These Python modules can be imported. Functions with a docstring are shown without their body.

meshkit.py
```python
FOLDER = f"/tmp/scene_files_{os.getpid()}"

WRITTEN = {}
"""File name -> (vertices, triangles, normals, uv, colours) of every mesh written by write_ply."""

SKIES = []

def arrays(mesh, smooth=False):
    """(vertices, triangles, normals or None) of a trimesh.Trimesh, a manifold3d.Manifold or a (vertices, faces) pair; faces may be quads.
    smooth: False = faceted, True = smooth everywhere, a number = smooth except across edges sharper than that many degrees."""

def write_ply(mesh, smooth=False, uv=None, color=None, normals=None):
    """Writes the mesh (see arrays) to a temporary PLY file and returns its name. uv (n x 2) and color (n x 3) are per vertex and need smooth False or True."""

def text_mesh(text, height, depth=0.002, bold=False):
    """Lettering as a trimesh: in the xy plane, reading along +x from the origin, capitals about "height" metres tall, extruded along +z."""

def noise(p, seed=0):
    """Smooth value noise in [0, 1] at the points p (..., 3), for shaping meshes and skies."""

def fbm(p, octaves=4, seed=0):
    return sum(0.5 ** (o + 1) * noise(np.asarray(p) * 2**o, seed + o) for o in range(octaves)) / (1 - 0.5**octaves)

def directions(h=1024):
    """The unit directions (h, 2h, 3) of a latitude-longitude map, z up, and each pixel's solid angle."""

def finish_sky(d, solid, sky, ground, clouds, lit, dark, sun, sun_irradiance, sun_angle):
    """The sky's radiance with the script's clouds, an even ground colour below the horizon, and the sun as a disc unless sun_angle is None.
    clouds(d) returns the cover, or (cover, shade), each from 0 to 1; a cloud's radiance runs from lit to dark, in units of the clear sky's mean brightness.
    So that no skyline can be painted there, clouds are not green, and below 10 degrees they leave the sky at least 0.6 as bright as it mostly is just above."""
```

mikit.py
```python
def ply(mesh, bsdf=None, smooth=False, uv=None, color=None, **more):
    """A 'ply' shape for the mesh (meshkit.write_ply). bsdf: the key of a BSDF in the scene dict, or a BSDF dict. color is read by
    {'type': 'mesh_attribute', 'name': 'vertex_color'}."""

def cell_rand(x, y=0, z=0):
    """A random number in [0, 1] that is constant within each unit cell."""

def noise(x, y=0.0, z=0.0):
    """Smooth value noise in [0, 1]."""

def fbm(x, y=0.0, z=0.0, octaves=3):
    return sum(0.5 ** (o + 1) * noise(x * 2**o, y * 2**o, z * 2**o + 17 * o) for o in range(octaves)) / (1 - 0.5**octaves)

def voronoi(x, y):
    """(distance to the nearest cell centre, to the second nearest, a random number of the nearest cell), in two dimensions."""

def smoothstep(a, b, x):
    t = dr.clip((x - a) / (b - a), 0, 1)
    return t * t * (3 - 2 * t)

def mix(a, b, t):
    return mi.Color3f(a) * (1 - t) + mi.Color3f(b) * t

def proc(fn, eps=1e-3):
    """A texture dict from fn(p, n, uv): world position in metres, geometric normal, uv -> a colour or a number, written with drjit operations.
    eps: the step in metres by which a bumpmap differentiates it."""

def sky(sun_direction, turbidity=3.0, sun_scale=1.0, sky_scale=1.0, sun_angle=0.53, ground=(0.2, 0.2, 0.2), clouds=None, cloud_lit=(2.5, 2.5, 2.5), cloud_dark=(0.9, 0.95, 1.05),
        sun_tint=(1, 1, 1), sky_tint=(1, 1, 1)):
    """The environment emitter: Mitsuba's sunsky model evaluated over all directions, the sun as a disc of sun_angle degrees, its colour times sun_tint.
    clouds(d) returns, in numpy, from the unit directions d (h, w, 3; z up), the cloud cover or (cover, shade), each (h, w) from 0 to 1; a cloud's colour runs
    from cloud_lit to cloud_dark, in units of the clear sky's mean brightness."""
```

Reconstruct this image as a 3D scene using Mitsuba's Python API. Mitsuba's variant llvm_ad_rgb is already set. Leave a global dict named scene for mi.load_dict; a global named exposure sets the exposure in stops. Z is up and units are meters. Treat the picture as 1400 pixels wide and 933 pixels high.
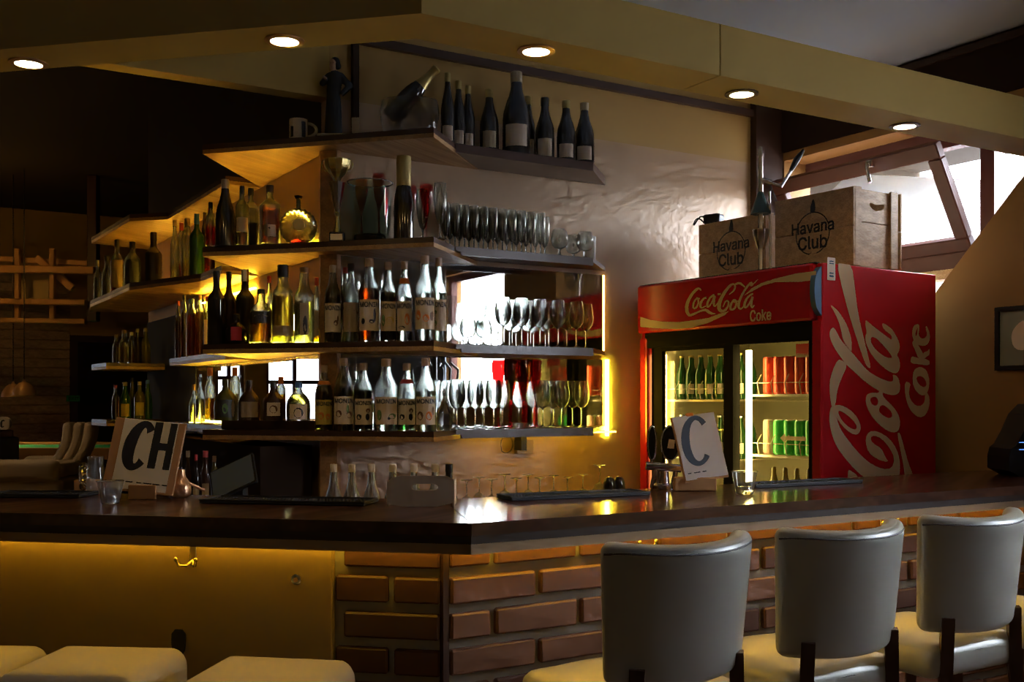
import math, random, numpy as np, trimesh, mitsuba as mi, mikit, meshkit
import drjit as dr
from shapely.geometry import Polygon, LineString
from shapely import affinity
T = mi.ScalarTransform4f
scene, labels = {}, {}
rng = random.Random(7)

# ---------------------------------------------------------------- camera, sky, exposure
exposure = 0.5
FOC, HOR, EYE = 1450.0, 547.0, 1.45            # focal length in pixels of a 1400 wide frame, horizon row, eye height
ANG = math.radians(59.0)
FWD, RGT = np.array([math.cos(ANG), math.sin(ANG)]), np.array([math.sin(ANG), -math.cos(ANG)])
CAM = np.array([-1.836, -4.730])
scene['camera'] = {
    'type': 'perspective', 'fov': math.degrees(2 * math.atan(700 / FOC)), 'fov_axis': 'x',
    'principal_point_offset_y': (466.5 - HOR) / 933.0, 'near_clip': 0.05, 'far_clip': 200.0,
    'to_world': T().look_at(origin=[CAM[0], CAM[1], EYE], target=[CAM[0] + FWD[0], CAM[1] + FWD[1], EYE], up=[0, 0, 1])}
scene['sky'] = mikit.sky([0.6, -0.3, 0.7], turbidity=4.0, sun_scale=0.0, sky_scale=190.0, ground=(0.4, 0.4, 0.4),
                         clouds=lambda d: np.full(d.shape[:2], 0.92), cloud_lit=(0.94, 1.0, 1.12), cloud_dark=(1, 1, 1))
LED_WARM = (80.0, 44.0, 3.5)
LED_COUNTER = (26.0, 13.5, 0.9)     # strip under the counter's edge        # shelf and counter strips
LED_WHITE = (70.0, 40.0, 2.6)
LED_UNDER = (17.0, 9.5, 0.5)      # added strip that yellows the wall under the lowest glass shelf
LAMP = (70.0, 44.0, 17.0)           # recessed ceiling spots
TUBE = (20.0, 14.5, 4.2)           # cooler tubes


def at_d(px, py, d):
    """the point at depth d that the photograph shows at a pixel"""
    p = CAM + ((px - 700) / FOC * RGT + FWD) * d
    return np.array([p[0], p[1], EYE + (HOR - py) / FOC * d])


def on_line(px, n, c):
    """where the pixel column px meets the upright plane n . (x, y) = c: (x, y, depth)"""
    r = (px - 700) / FOC * RGT + FWD
    d = (c - np.dot(n, CAM)) / np.dot(n, r)
    p = CAM + r * d
    return p[0], p[1], d


def zof(py, d):
    return EYE + (HOR - py) / FOC * d


# ---------------------------------------------------------------- materials
def rgb(*c):
    return {'type': 'rgb', 'value': list(c)}


def mat(name, d, two=True):
    scene[name] = {'type': 'twosided', 'bsdf': d} if two else d
    return name


def paint(name, c, rough=0.5, spec=0.4, **k):
    return mat(name, {'type': 'principled', 'base_color': c if isinstance(c, dict) else rgb(*c), 'roughness': rough, 'specular': spec, **k})


def srf(*c):
    return [((v / 255 + 0.055) / 1.055) ** 2.4 if v > 10 else v / 255 / 12.92 for v in c]


def plaster(p, n, uv):
    f = mikit.fbm(p.x * 2.2, p.y * 2.2, p.z * 2.2, 3)
    return mikit.mix((0.38, 0.245, 0.13), (0.46, 0.30, 0.17), f)


def plaster_bump(p, n, uv):
    return mikit.fbm((p.x + p.y) * 26, p.z * 40, 0.0, 3)


def grain(a, b, sx, sz, axis='xy'):
    def fn(p, n, uv):
        along = p.x + 0.6 * p.y
        across = p.y - 0.6 * p.x
        f = mikit.fbm(along * sx, across * sz, p.z * sz, 3)
        g = mikit.noise(along * sx * 0.6, across * sz * 4, p.z * sz * 4)
        return mikit.mix(a, b, mikit.smoothstep(0.25, 0.8, 0.7 * f + 0.3 * g))
    return mikit.proc(fn)


mat('plaster', {'type': 'bumpmap', 'scale': 0.004, 'tex': mikit.proc(plaster_bump, 2e-3),
                'bsdf': {'type': 'principled', 'base_color': mikit.proc(plaster), 'roughness': 0.42, 'specular': 0.45}})
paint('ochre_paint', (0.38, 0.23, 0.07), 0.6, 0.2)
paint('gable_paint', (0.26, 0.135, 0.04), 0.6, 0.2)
paint('beam_paint', (0.46, 0.31, 0.085), 0.6, 0.2)
paint('panel_board', (0.30, 0.205, 0.075), 0.5, 0.25)
paint('ceiling_paint', (0.44, 0.56, 0.74), 0.7, 0.2)
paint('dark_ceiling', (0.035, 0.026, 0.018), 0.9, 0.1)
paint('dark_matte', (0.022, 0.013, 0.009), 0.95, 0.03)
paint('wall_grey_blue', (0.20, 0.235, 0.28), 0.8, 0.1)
paint('wall_painted_lit', (0.55, 0.57, 0.60), 0.8, 0.1)  # paler tone: light from the ceiling put into the colour
paint('dark_wood', (0.045, 0.02, 0.012), 0.4)
paint('frame_black', (0.006, 0.006, 0.006), 0.8, 0.05)
paint('black_plastic', (0.009, 0.009, 0.010), 0.45, 0.25)
paint('black_rubber', (0.015, 0.016, 0.018), 0.6)
mat('mahogany', {'type': 'principled', 'base_color': grain((0.022, 0.008, 0.004), (0.052, 0.018, 0.009), 1.2, 14), 'roughness': 0.13, 'specular': 0.6, 'clearcoat': 0.6, 'clearcoat_gloss': 0.92})
paint('counter_black', (0.02, 0.015, 0.014), 0.35)
paint('trim_oak', (0.22, 0.15, 0.08), 0.45)
mat('shelf_wood', {'type': 'principled', 'base_color': grain((0.36, 0.20, 0.07), (0.50, 0.30, 0.12), 3.0, 30), 'roughness': 0.4, 'specular': 0.5})
paint('shelf_dark', (0.05, 0.022, 0.014), 0.3)
mat('crate_pine', {'type': 'principled', 'base_color': grain((0.42, 0.26, 0.13), (0.60, 0.42, 0.24), 4.0, 40), 'roughness': 0.6})
paint('rafter_wood', (0.40, 0.20, 0.06), 0.6)
paint('window_frame', (0.085, 0.03, 0.022), 0.4, 0.3)
paint('post_wood', (0.035, 0.017, 0.010), 0.5, 0.2)
mat('plank_wood', {'type': 'principled', 'base_color': grain((0.26, 0.16, 0.10), (0.42, 0.28, 0.18), 1.5, 30), 'roughness': 0.5})
paint('floor_wood', (0.10, 0.055, 0.03), 0.35)
mat('brick', {'type': 'bumpmap', 'scale': 0.003, 'tex': mikit.proc(lambda p, n, uv: mikit.fbm(p.x * 60 + p.y * 60, p.z * 60, 0.0, 2), 2e-3),
              'bsdf': {'type': 'principled', 'base_color': mikit.proc(lambda p, n, uv: mikit.mix((0.095, 0.037, 0.018), (0.175, 0.072, 0.032), mikit.fbm(p.x * 6, p.y * 6, p.z * 12, 3))), 'roughness': 0.45}})
paint('brick_dark', (0.075, 0.03, 0.017), 0.5)
paint('mortar', (0.26, 0.23, 0.17), 0.8)
mat('leather', {'type': 'principled', 'base_color': rgb(0.54, 0.57, 0.50), 'roughness': 0.36, 'specular': 0.5})
paint('seam', (0.10, 0.10, 0.09), 0.6)
paint('stool_leather', (0.44, 0.41, 0.31), 0.45, 0.3)
mat('chrome', {'type': 'roughconductor', 'material': 'Cr', 'alpha': 0.08})
mat('steel', {'type': 'roughconductor', 'material': 'Al', 'alpha': 0.2})
mat('gold_metal', {'type': 'roughconductor', 'material': 'Au', 'alpha': 0.15})
mat('mirror', {'type': 'conductor', 'eta': 0.05, 'k': 4.0, 'specular_reflectance': rgb(0.80, 0.82, 0.80)})
mat('pane', {'type': 'thindielectric', 'int_ior': 1.5}, False)
mat('dimmed_pane', {'type': 'thindielectric', 'int_ior': 1.5, 'specular_transmittance': rgb(0.16, 0.17, 0.18)}, False)  # panes darkened to cut the daylight through the far windows
mat('thin_glass', {'type': 'blendbsdf', 'weight': 0.09, 'a': {'type': 'thindielectric', 'int_ior': 1.6, 'specular_transmittance': rgb(0.95, 0.97, 0.96)}, 'b': {'type': 'twosided', 'bsdf': {'type': 'principled', 'base_color': rgb(0.75, 0.8, 0.78), 'roughness': 0.12, 'specular': 0.9}}}, False)
mat('solid_glass', {'type': 'roughdielectric', 'distribution': 'ggx', 'alpha': 0.03, 'int_ior': 1.5, 'specular_transmittance': rgb(0.97, 0.99, 0.98)}, False)
mat('bottle_glass', {'type': 'roughdielectric', 'distribution': 'ggx', 'alpha': 0.06, 'int_ior': 1.5, 'specular_transmittance': rgb(0.95, 0.98, 0.96)}, False)
mat('green_shelf_glass', {'type': 'thindielectric', 'int_ior': 1.6, 'specular_transmittance': rgb(0.35, 0.45, 0.40)}, False)
for nm, c in dict(amber=(0.90, 0.42, 0.06), rum=(0.66, 0.15, 0.02), cola=(0.05, 0.014, 0.008), clear=(0.97, 0.98, 0.97), yellow=(0.95, 0.72, 0.25), green=(0.25, 0.62, 0.22),
                  pale=(0.90, 0.93, 0.82), red=(0.75, 0.05, 0.05), pink=(0.85, 0.2, 0.2)).items():
    mat('liquid_' + nm, {'type': 'dielectric', 'int_ior': 1.36, 'specular_transmittance': rgb(*c)}, False)
mat('clear_acrylic', {'type': 'blendbsdf', 'weight': 0.015, 'a': {'type': 'thindielectric', 'int_ior': 1.6}, 'b': {'type': 'twosided', 'bsdf': {'type': 'principled', 'base_color': rgb(0.4, 0.45, 0.45), 'roughness': 0.08, 'specular': 0.9}}}, False)
mat('red_glass', {'type': 'thindielectric', 'int_ior': 1.5, 'specular_transmittance': rgb(0.45, 0.03, 0.03)}, False)
paint('dark_glass', (0.008, 0.006, 0.005), 0.08, 0.7)
paint('olive_glass', (0.06, 0.05, 0.008), 0.12, 0.7)
paint('green_glass', (0.012, 0.06, 0.014), 0.1, 0.7)
paint('coffee_glass', (0.03, 0.012, 0.006), 0.1, 0.7)
paint('label_white', (0.85, 0.77, 0.66), 0.6)
paint('label_cream', (0.74, 0.62, 0.44), 0.6)
paint('label_tan', (0.42, 0.34, 0.22), 0.6)
paint('label_dark', (0.03, 0.03, 0.03), 0.5)
paint('label_red', (0.45, 0.03, 0.03), 0.5)
paint('label_orange', (0.75, 0.25, 0.04), 0.5)
paint('label_yellow', (0.65, 0.50, 0.10), 0.5)
paint('label_green', (0.12, 0.22, 0.06), 0.5)
paint('ink', (0.015, 0.015, 0.02), 0.5)
paint('ink_brown', (0.16, 0.08, 0.04), 0.5)
paint('cap_beige', (0.52, 0.42, 0.32), 0.5)
paint('cap_red', (0.42, 0.05, 0.04), 0.4)
paint('cap_blue', (0.03, 0.12, 0.4), 0.4)
paint('cork', (0.30, 0.18, 0.08), 0.7)
paint('foil_gold', (0.45, 0.34, 0.12), 0.35, 0.5, metallic=0.6)
paint('paper', (0.78, 0.76, 0.76), 0.4)
paint('clip_wood', (0.42, 0.22, 0.09), 0.5)
paint('cooler_red', (0.42, 0.008, 0.012), 0.28, 0.5)
paint('cooler_cream', (0.66, 0.56, 0.40), 0.35)
paint('cooler_blue', (0.06, 0.14, 0.26), 0.4)
paint('cooler_white', (0.50, 0.47, 0.33), 0.5, 0.2)
paint('rack_white', (0.70, 0.66, 0.50), 0.4)
paint('can_red', (0.55, 0.05, 0.02), 0.3, 0.6)
paint('can_green', (0.03, 0.34, 0.06), 0.3, 0.6)
paint('can_pink', (0.62, 0.36, 0.28), 0.35, 0.6)
paint('felt_green', (0.03, 0.32, 0.12), 0.9)
paint('armchair_cloth', (0.44, 0.36, 0.27), 0.6)
paint('copper', (0.55, 0.32, 0.16), 0.3, 0.6, metallic=0.4)
paint('press_green', (0.02, 0.05, 0.045), 0.3, 0.6)
paint('box_beige', (0.46, 0.37, 0.26), 0.55)
paint('slate_blue', (0.06, 0.07, 0.09), 0.9, 0.05)
paint('skin', (0.40, 0.24, 0.14), 0.6)
paint('exit_green', (0.02, 0.30, 0.06), 0.5)
paint('chalk', (0.55, 0.50, 0.50), 0.7)
paint('roof_white', (0.72, 0.72, 0.70), 0.7)
paint('picture_grey', (0.22, 0.24, 0.18), 0.5)
paint('screen_blue', (0.10, 0.14, 0.20), 0.15, 0.7)


# ---------------------------------------------------------------- mesh helpers
def key_of(name, parent=None):
    base = (parent + '__' if parent else '') + name
    if base not in scene and base not in labels and not any(k in labels for k in (base,)):
        if not (parent is None and base in ROOTS):
            return base
    i = 1
    while f'{base}_{i:03d}' in scene or f'{base}_{i:03d}' in labels or (parent is None and f'{base}_{i:03d}' in ROOTS):
        i += 1
    return f'{base}_{i:03d}'


ROOTS = set()
NEXT = {}


def fresh(name, parent=None):
    base = (parent + '__' if parent else '') + name
    n = NEXT.get(base, 0)
    NEXT[base] = n + 1
    return base if n == 0 else f'{base}_{n:03d}'


def obj(name, mesh, m, parent=None, smooth=False, label=None, emit=None, to=None, **kw):
    k = fresh(name, parent)
    scene[k] = mikit.ply(mesh, m, smooth=smooth, **kw)
    if to is not None:
        scene[k]['to_world'] = to
    if emit:
        scene[k]['emitter'] = {'type': 'area', 'radiance': rgb(*emit)}
    if label:
        labels[k] = {'label': label}
    return k


def thing(name, label, cat, group=None):
    k = fresh(name)
    labels[k] = {'label': label, 'category': cat}
    if group:
        labels[k]['group'] = group
    return k


def struct(name, mesh, m, parent=None, **kw):
    k = obj(name, mesh, m, parent, **kw)
    if parent is None:
        labels[k] = {'kind': 'structure'}
    return k


def solo(name, mesh, m, label, cat, group=None, kind=None, **kw):
    k = obj(name, mesh, m, **kw)
    labels[k] = {'label': label, 'category': cat}
    if group:
        labels[k]['group'] = group
    if kind:
        labels[k]['kind'] = kind
    return k


def cat(*ms):
    return trimesh.util.concatenate([m for m in ms])


def move(m, x=0, y=0, z=0):
    m = m.copy()
    m.apply_translation([x, y, z])
    return m


def rot(m, deg, axis=(0, 0, 1), point=(0, 0, 0)):
    m = m.copy()
    m.apply_transform(trimesh.transformations.rotation_matrix(math.radians(deg), axis, point))
    return m


def box(x0, x1, y0, y1, z0, z1, bev=0.0):
    if bev <= 0:
        b = trimesh.creation.box((x1 - x0, y1 - y0, z1 - z0))
        b.apply_translation([(x0 + x1) / 2, (y0 + y1) / 2, (z0 + z1) / 2])
        return b
    pts = []
    h = np.array([x1 - x0, y1 - y0, z1 - z0]) / 2
    c = np.array([x0 + x1, y0 + y1, z0 + z1]) / 2
    for s in np.ndindex(2, 2, 2):
        sg = np.array(s) * 2 - 1
        for k in range(3):
            q = h - bev
            q[k] = h[k]
            pts.append(c + sg * q)
    return trimesh.convex.convex_hull(np.array(pts))


def prism(poly, z0, z1):
    m = trimesh.creation.extrude_polygon(poly if isinstance(poly, Polygon) else Polygon(poly), z1 - z0, engine='earcut')
    m.apply_translation([0, 0, z0])
    return m


def lathe(prof, n=20, cx=0, cy=0, cz=0):
    """surface of revolution of (r, z) points, ends open unless r is 0"""
    m = trimesh.creation.revolve(np.array(prof, float), sections=n)
    if len(m.faces):
        m.apply_translation([cx, cy, cz])
    return m


def smooth_prof(pts, k=3):
    """rounds a (r, z) profile by corner cutting, ends kept"""
    p = np.array(pts, float)
    for _ in range(k):
        q = [p[0]]
        for a, b in zip(p[:-1], p[1:]):
            q += [a * 0.75 + b * 0.25, a * 0.25 + b * 0.75]
        q.append(p[-1])
        p = np.array(q)
    return p


def tube(points, r, sides=8, caps=True):
    p = np.asarray(points, float)
    t = np.gradient(p, axis=0)
    t /= np.linalg.norm(t, axis=1, keepdims=True) + 1e-12
    v, f = [], []
    a = np.cross(t[0], [0, 0, 1.0] if abs(t[0][2]) < 0.9 else [1.0, 0, 0])
    rr = np.broadcast_to(r, (len(p),))
    for i in range(len(p)):
        a = a - t[i] * np.dot(a, t[i])
        a /= np.linalg.norm(a) + 1e-12
        b = np.cross(t[i], a)
        for k in range(sides):
            w = 2 * math.pi * k / sides
            v.append(p[i] + rr[i] * (math.cos(w) * a + math.sin(w) * b))
    for i in range(len(p) - 1):
        for k in range(sides):
            q = [i * sides + k, i * sides + (k + 1) % sides, (i + 1) * sides + (k + 1) % sides, (i + 1) * sides + k]
            f += [[q[0], q[1], q[2]], [q[0], q[2], q[3]]]
    if caps:
        v += [p[0], p[-1]]
        a0, a1, e = len(v) - 2, len(v) - 1, (len(p) - 1) * sides
        for k in range(sides):
            f += [[a0, (k + 1) % sides, k], [a1, e + k, e + (k + 1) % sides]]
    m = trimesh.Trimesh(v, f, process=False)
    return m


def rounded_box(sx, sy, sz, r, sub=4):
    b = trimesh.creation.box((2, 2, 2))
    for _ in range(sub):
        b = b.subdivide()
    p = b.vertices * np.array([sx, sy, sz]) / 2
    q = np.clip(p, -np.array([sx, sy, sz]) / 2 + r, np.array([sx, sy, sz]) / 2 - r)
    d = p - q
    ln = np.linalg.norm(d, axis=1, keepdims=True)
    b.vertices = np.where(ln > 1e-9, q + d / np.maximum(ln, 1e-9) * r, p)
    return b


def chaikin(pts, k=2):
    p = np.array(pts, float)
    for _ in range(k):
        nx = np.roll(p, -1, axis=0)
        p = np.stack([p * 0.75 + nx * 0.25, p * 0.25 + nx * 0.75], 1).reshape(-1, 2)
    return p


def xform(mesh, origin, ex, ey, ez):
    """mesh axes x, y, z laid on the given world vectors"""
    m = mesh.copy()
    R = np.array([ex, ey, ez], float).T
    m.vertices = m.vertices @ R.T + np.array(origin)
    if np.linalg.det(R) < 0:
        m.invert()
    return m


TEXTS = {}


def text(s, h, bold=False, depth=0.001):
    k = (s, round(h, 5), bold, depth)
    if k not in TEXTS:
        TEXTS[k] = meshkit.text_mesh(s, h, depth, bold)
    return TEXTS[k].copy()


# ---------------------------------------------------------------- the room
ZC = 3.25
struct('floor', box(-9, 9, -8, 12.2, -0.1, 0), 'floor_wood')
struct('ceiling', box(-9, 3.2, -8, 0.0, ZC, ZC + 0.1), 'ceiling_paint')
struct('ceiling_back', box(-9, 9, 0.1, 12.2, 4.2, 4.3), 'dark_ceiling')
wr = struct('wall_right_bar', box(0, 2.72, 0, 0.1, 0, 2.876), 'plaster')
struct('wall_upper_bar', box(0.0, 2.9, 0.0, 0.1, 2.876, 4.2), 'ochre_paint')
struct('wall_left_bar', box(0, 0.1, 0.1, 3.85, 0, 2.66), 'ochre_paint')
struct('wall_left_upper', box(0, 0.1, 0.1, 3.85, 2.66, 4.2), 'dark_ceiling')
struct('wall_header', box(-9, 0.0, 0.0, 0.1, 2.876, 4.2), 'beam_paint')
struct('trim_1', box(0.11, 2.7, -0.03, 0.0, 3.15, 3.19), 'dark_wood')
struct('trim_2', box(0.11, 0.14, -0.03, 0.0, 2.70, 3.15), 'post_wood')
struct('trim_3', box(2.68, 2.9, -0.05, 0.1, 0, 3.25), 'post_wood')
struct('wall_back_left', box(-9.1, -9, -8, 12.2, 0, 4.3), 'ochre_paint')
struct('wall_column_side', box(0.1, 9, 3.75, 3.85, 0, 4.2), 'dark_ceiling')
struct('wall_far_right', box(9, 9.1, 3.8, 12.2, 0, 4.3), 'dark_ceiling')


def wall_yz(name, x0, x1, outer, holes, m):
    """upright wall across x0..x1 with openings, polygons in (y, z)"""
    p = Polygon(outer, holes)
    w = trimesh.creation.extrude_polygon(p, x1 - x0, engine='earcut')
    return struct(name, xform(w, [x0, 0, 0], [0, 1, 0], [0, 0, 1], [1, 0, 0]), m)


WX = 2.90
W1 = [(-0.06, 1.95), (-1.085, 1.95), (-1.148, 2.028), (-1.98, 2.90), (-0.06, 2.90)]
W2 = [(-3.30, 1.40), (-4.50, 1.40), (-4.50, 2.65), (-3.30, 2.65)]
W3 = [(-5.1, 1.0), (-6.6, 1.0), (-6.6, 2.85), (-5.1, 2.85)]
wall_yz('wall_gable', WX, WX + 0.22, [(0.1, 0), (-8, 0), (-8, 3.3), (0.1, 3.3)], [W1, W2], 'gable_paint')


def wall_xz(name, y0, y1, outer, holes, m):
    p = Polygon(outer, holes)
    w = trimesh.creation.extrude_polygon(p, y1 - y0, engine='earcut')
    return struct(name, xform(w, [0, y0, 0], [1, 0, 0], [0, 0, 1], [0, 1, 0]), m)


def rect(x0, x1, z0, z1):
    return [(x0, z0), (x1, z0), (x1, z1), (x0, z1)]


BW = [(-4.6, -3.6, 0.9, 2.3), (-3.25, -2.78, 1.2, 2.2)]
wall_xz('wall_far', 12.0, 12.2, rect(-9, 9, 0, 4.3), [rect(*b) for b in BW], 'ochre_paint')
RW = []
wall_xz('wall_rear', -8.1, -8.0, rect(-9, 3.2, 0, 3.3), [rect(*b) for b in RW], 'ochre_paint')


def window_yz(n, y0, y1, z0, z1, x, bars=2):
    k = struct(f'window_{n}', cat(box(x, x + 0.06, y0, y1, z0, z0 + 0.06), box(x, x + 0.06, y0, y1, z1 - 0.06, z1), box(x, x + 0.06, y0, y0 + 0.06, z0 + 0.06, z1 - 0.06), box(x, x + 0.06, y1 - 0.06, y1, z0 + 0.06, z1 - 0.06)), 'window_frame')
    for i in range(1, bars):
        yc = y0 + (y1 - y0) * i / bars
        obj('mullion', box(x, x + 0.05, yc - 0.025, yc + 0.025, z0 + 0.06, z1 - 0.06), 'window_frame', k)
    obj('pane', box(x + 0.025, x + 0.026, y0 + 0.05, y1 - 0.05, z0 + 0.05, z1 - 0.05).slice_plane([0, 0, 0], [0, 0, 1]) if False else sheet_yz(x + 0.025, y0 + 0.05, y1 - 0.05, z0 + 0.05, z1 - 0.05), 'pane', k)


def sheet_yz(x, y0, y1, z0, z1):
    return trimesh.Trimesh([[x, y0, z0], [x, y1, z0], [x, y1, z1], [x, y0, z1]], [[0, 1, 2], [0, 2, 3]], process=False)


def sheet_xz(y, x0, x1, z0, z1):
    return trimesh.Trimesh([[x0, y, z0], [x1, y, z0], [x1, y, z1], [x0, y, z1]], [[0, 1, 2], [0, 2, 3]], process=False)


def window_xz(n, x0, x1, z0, z1, y, bars=2):
    k = struct(f'window_{n}', cat(box(x0, x1, y, y + 0.06, z0, z0 + 0.06), box(x0, x1, y, y + 0.06, z1 - 0.06, z1), box(x0, x0 + 0.06, y, y + 0.06, z0 + 0.06, z1 - 0.06), box(x1 - 0.06, x1, y, y + 0.06, z0 + 0.06, z1 - 0.06)), 'window_frame')
    for i in range(1, bars):
        xc = x0 + (x1 - x0) * i / bars
        obj('mullion', box(xc - 0.03, xc + 0.03, y, y + 0.05, z0 + 0.06, z1 - 0.06), 'window_frame', k)
    zc = z0 + (z1 - z0) * 0.6
    obj('transom', box(x0 + 0.06, x1 - 0.06, y + 0.005, y + 0.045, zc - 0.03, zc + 0.03), 'window_frame', k)
    obj('pane', sheet_xz(y + 0.025, x0 + 0.05, x1 - 0.05, z0 + 0.05, z1 - 0.05), 'dimmed_pane', k)


window_yz(2, -4.50, -3.30, 1.40, 2.65, WX + 0.08, 1)
for i, b in enumerate(BW):
    window_xz(3 + i, *b, 12.06)
for i, b in enumerate(RW):
    window_xz(6 + i, *b, -8.08)
# the open window over the cooler: fixed frame, mullion, tilted sash
k = struct('window_1', box(3.10, 3.17, -2.0, -0.06, 2.14, 2.24), 'window_frame')
obj('frame_rail', box(3.08, 3.16, -2.1, -0.06, 2.80, 2.90), 'window_frame', k)
obj('mullion', box(3.08, 3.17, -1.345, -1.265, 2.24, 2.80), 'window_frame', k)
obj('sill', box(3.02, 3.12, -1.2, -0.06, 2.09, 2.14), 'crate_pine', k)
obj('pane', sheet_yz(3.13, -2.0, -1.34, 2.24, 2.80), 'pane', k)
obj('pane', sheet_yz(3.13, -1.2, -0.06, 1.95, 2.09), 'pane', k)


def sash_box(y0, y1, s0, s1, t=0.05):
    """a bar of the tilted sash: s runs 0..1 from the bottom hinge to the leaning top"""
    d = np.array([2.80 - 3.10, 0, 2.767 - 2.242])
    L = np.linalg.norm(d)
    m = box(-t / 2, t / 2, y0, y1, s0, s1, 0.006)
    ez = d / L
    ex = np.cross([0, 1, 0], ez)
    return xform(m, [3.10, 0, 2.242], ex, [0, 1, 0], ez)


SL = math.hypot(0.30, 0.525)
sk = fresh('sash', k)
scene[sk] = mikit.ply(cat(sash_box(-1.22, -0.06, 0, 0.075), sash_box(-1.22, -0.06, SL - 0.085, SL), sash_box(-1.22, -1.14, 0.075, SL - 0.085), sash_box(-0.14, -0.06, 0.075, SL - 0.085)), 'window_frame')
pm = sheet_yz(0, -1.15, -0.13, 0.07, SL - 0.08)
dd = np.array([-0.30, 0, 0.525]) / SL
obj('pane', xform(pm, [3.10, 0, 2.242], np.cross([0, 1, 0], dd), [0, 1, 0], dd), 'pane', sk)
hd = cat(move(box(-0.02, 0.02, -0.02, 0.02, -0.02, 0.02, 0.004), 2.795, -0.80, 2.73), tube([[2.79, -0.80, 2.73], [2.765, -0.80, 2.73], [2.76, -0.805, 2.70], [2.755, -0.83, 2.62]], 0.010))
obj('handle', hd, 'steel', sk)
solo('neighbouring_roof', trimesh.convex.convex_hull(np.array([[5.5, y, z + t] for (y, z) in ((3.5, 2.3), (-3.0, 0.9)) for t in (0, 0.08)] + [[7.5, y, z + t] for (y, z) in ((3.5, 3.9), (-3.0, 2.5)) for t in (0, 0.08)])), 'roof_white', 'pale sloping roof of the house outside the open window', 'roof')
struct('wall_gable_dado', box(WX - 0.015, WX - 0.001, -7.99, -4.4, 0.0, 2.50), 'wall_grey_blue')
struct('wall_gable_frieze', box(WX - 0.015, WX - 0.001, -7.99, -4.4, 2.50, 3.24), 'wall_painted_lit')  # upper wall painted lighter for the light off the ceiling
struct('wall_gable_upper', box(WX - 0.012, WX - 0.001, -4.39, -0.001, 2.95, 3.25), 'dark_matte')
struct('trim_4', box(WX - 0.03, WX - 0.012, -4.39, -0.06, 3.20, 3.235), 'post_wood')
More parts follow.
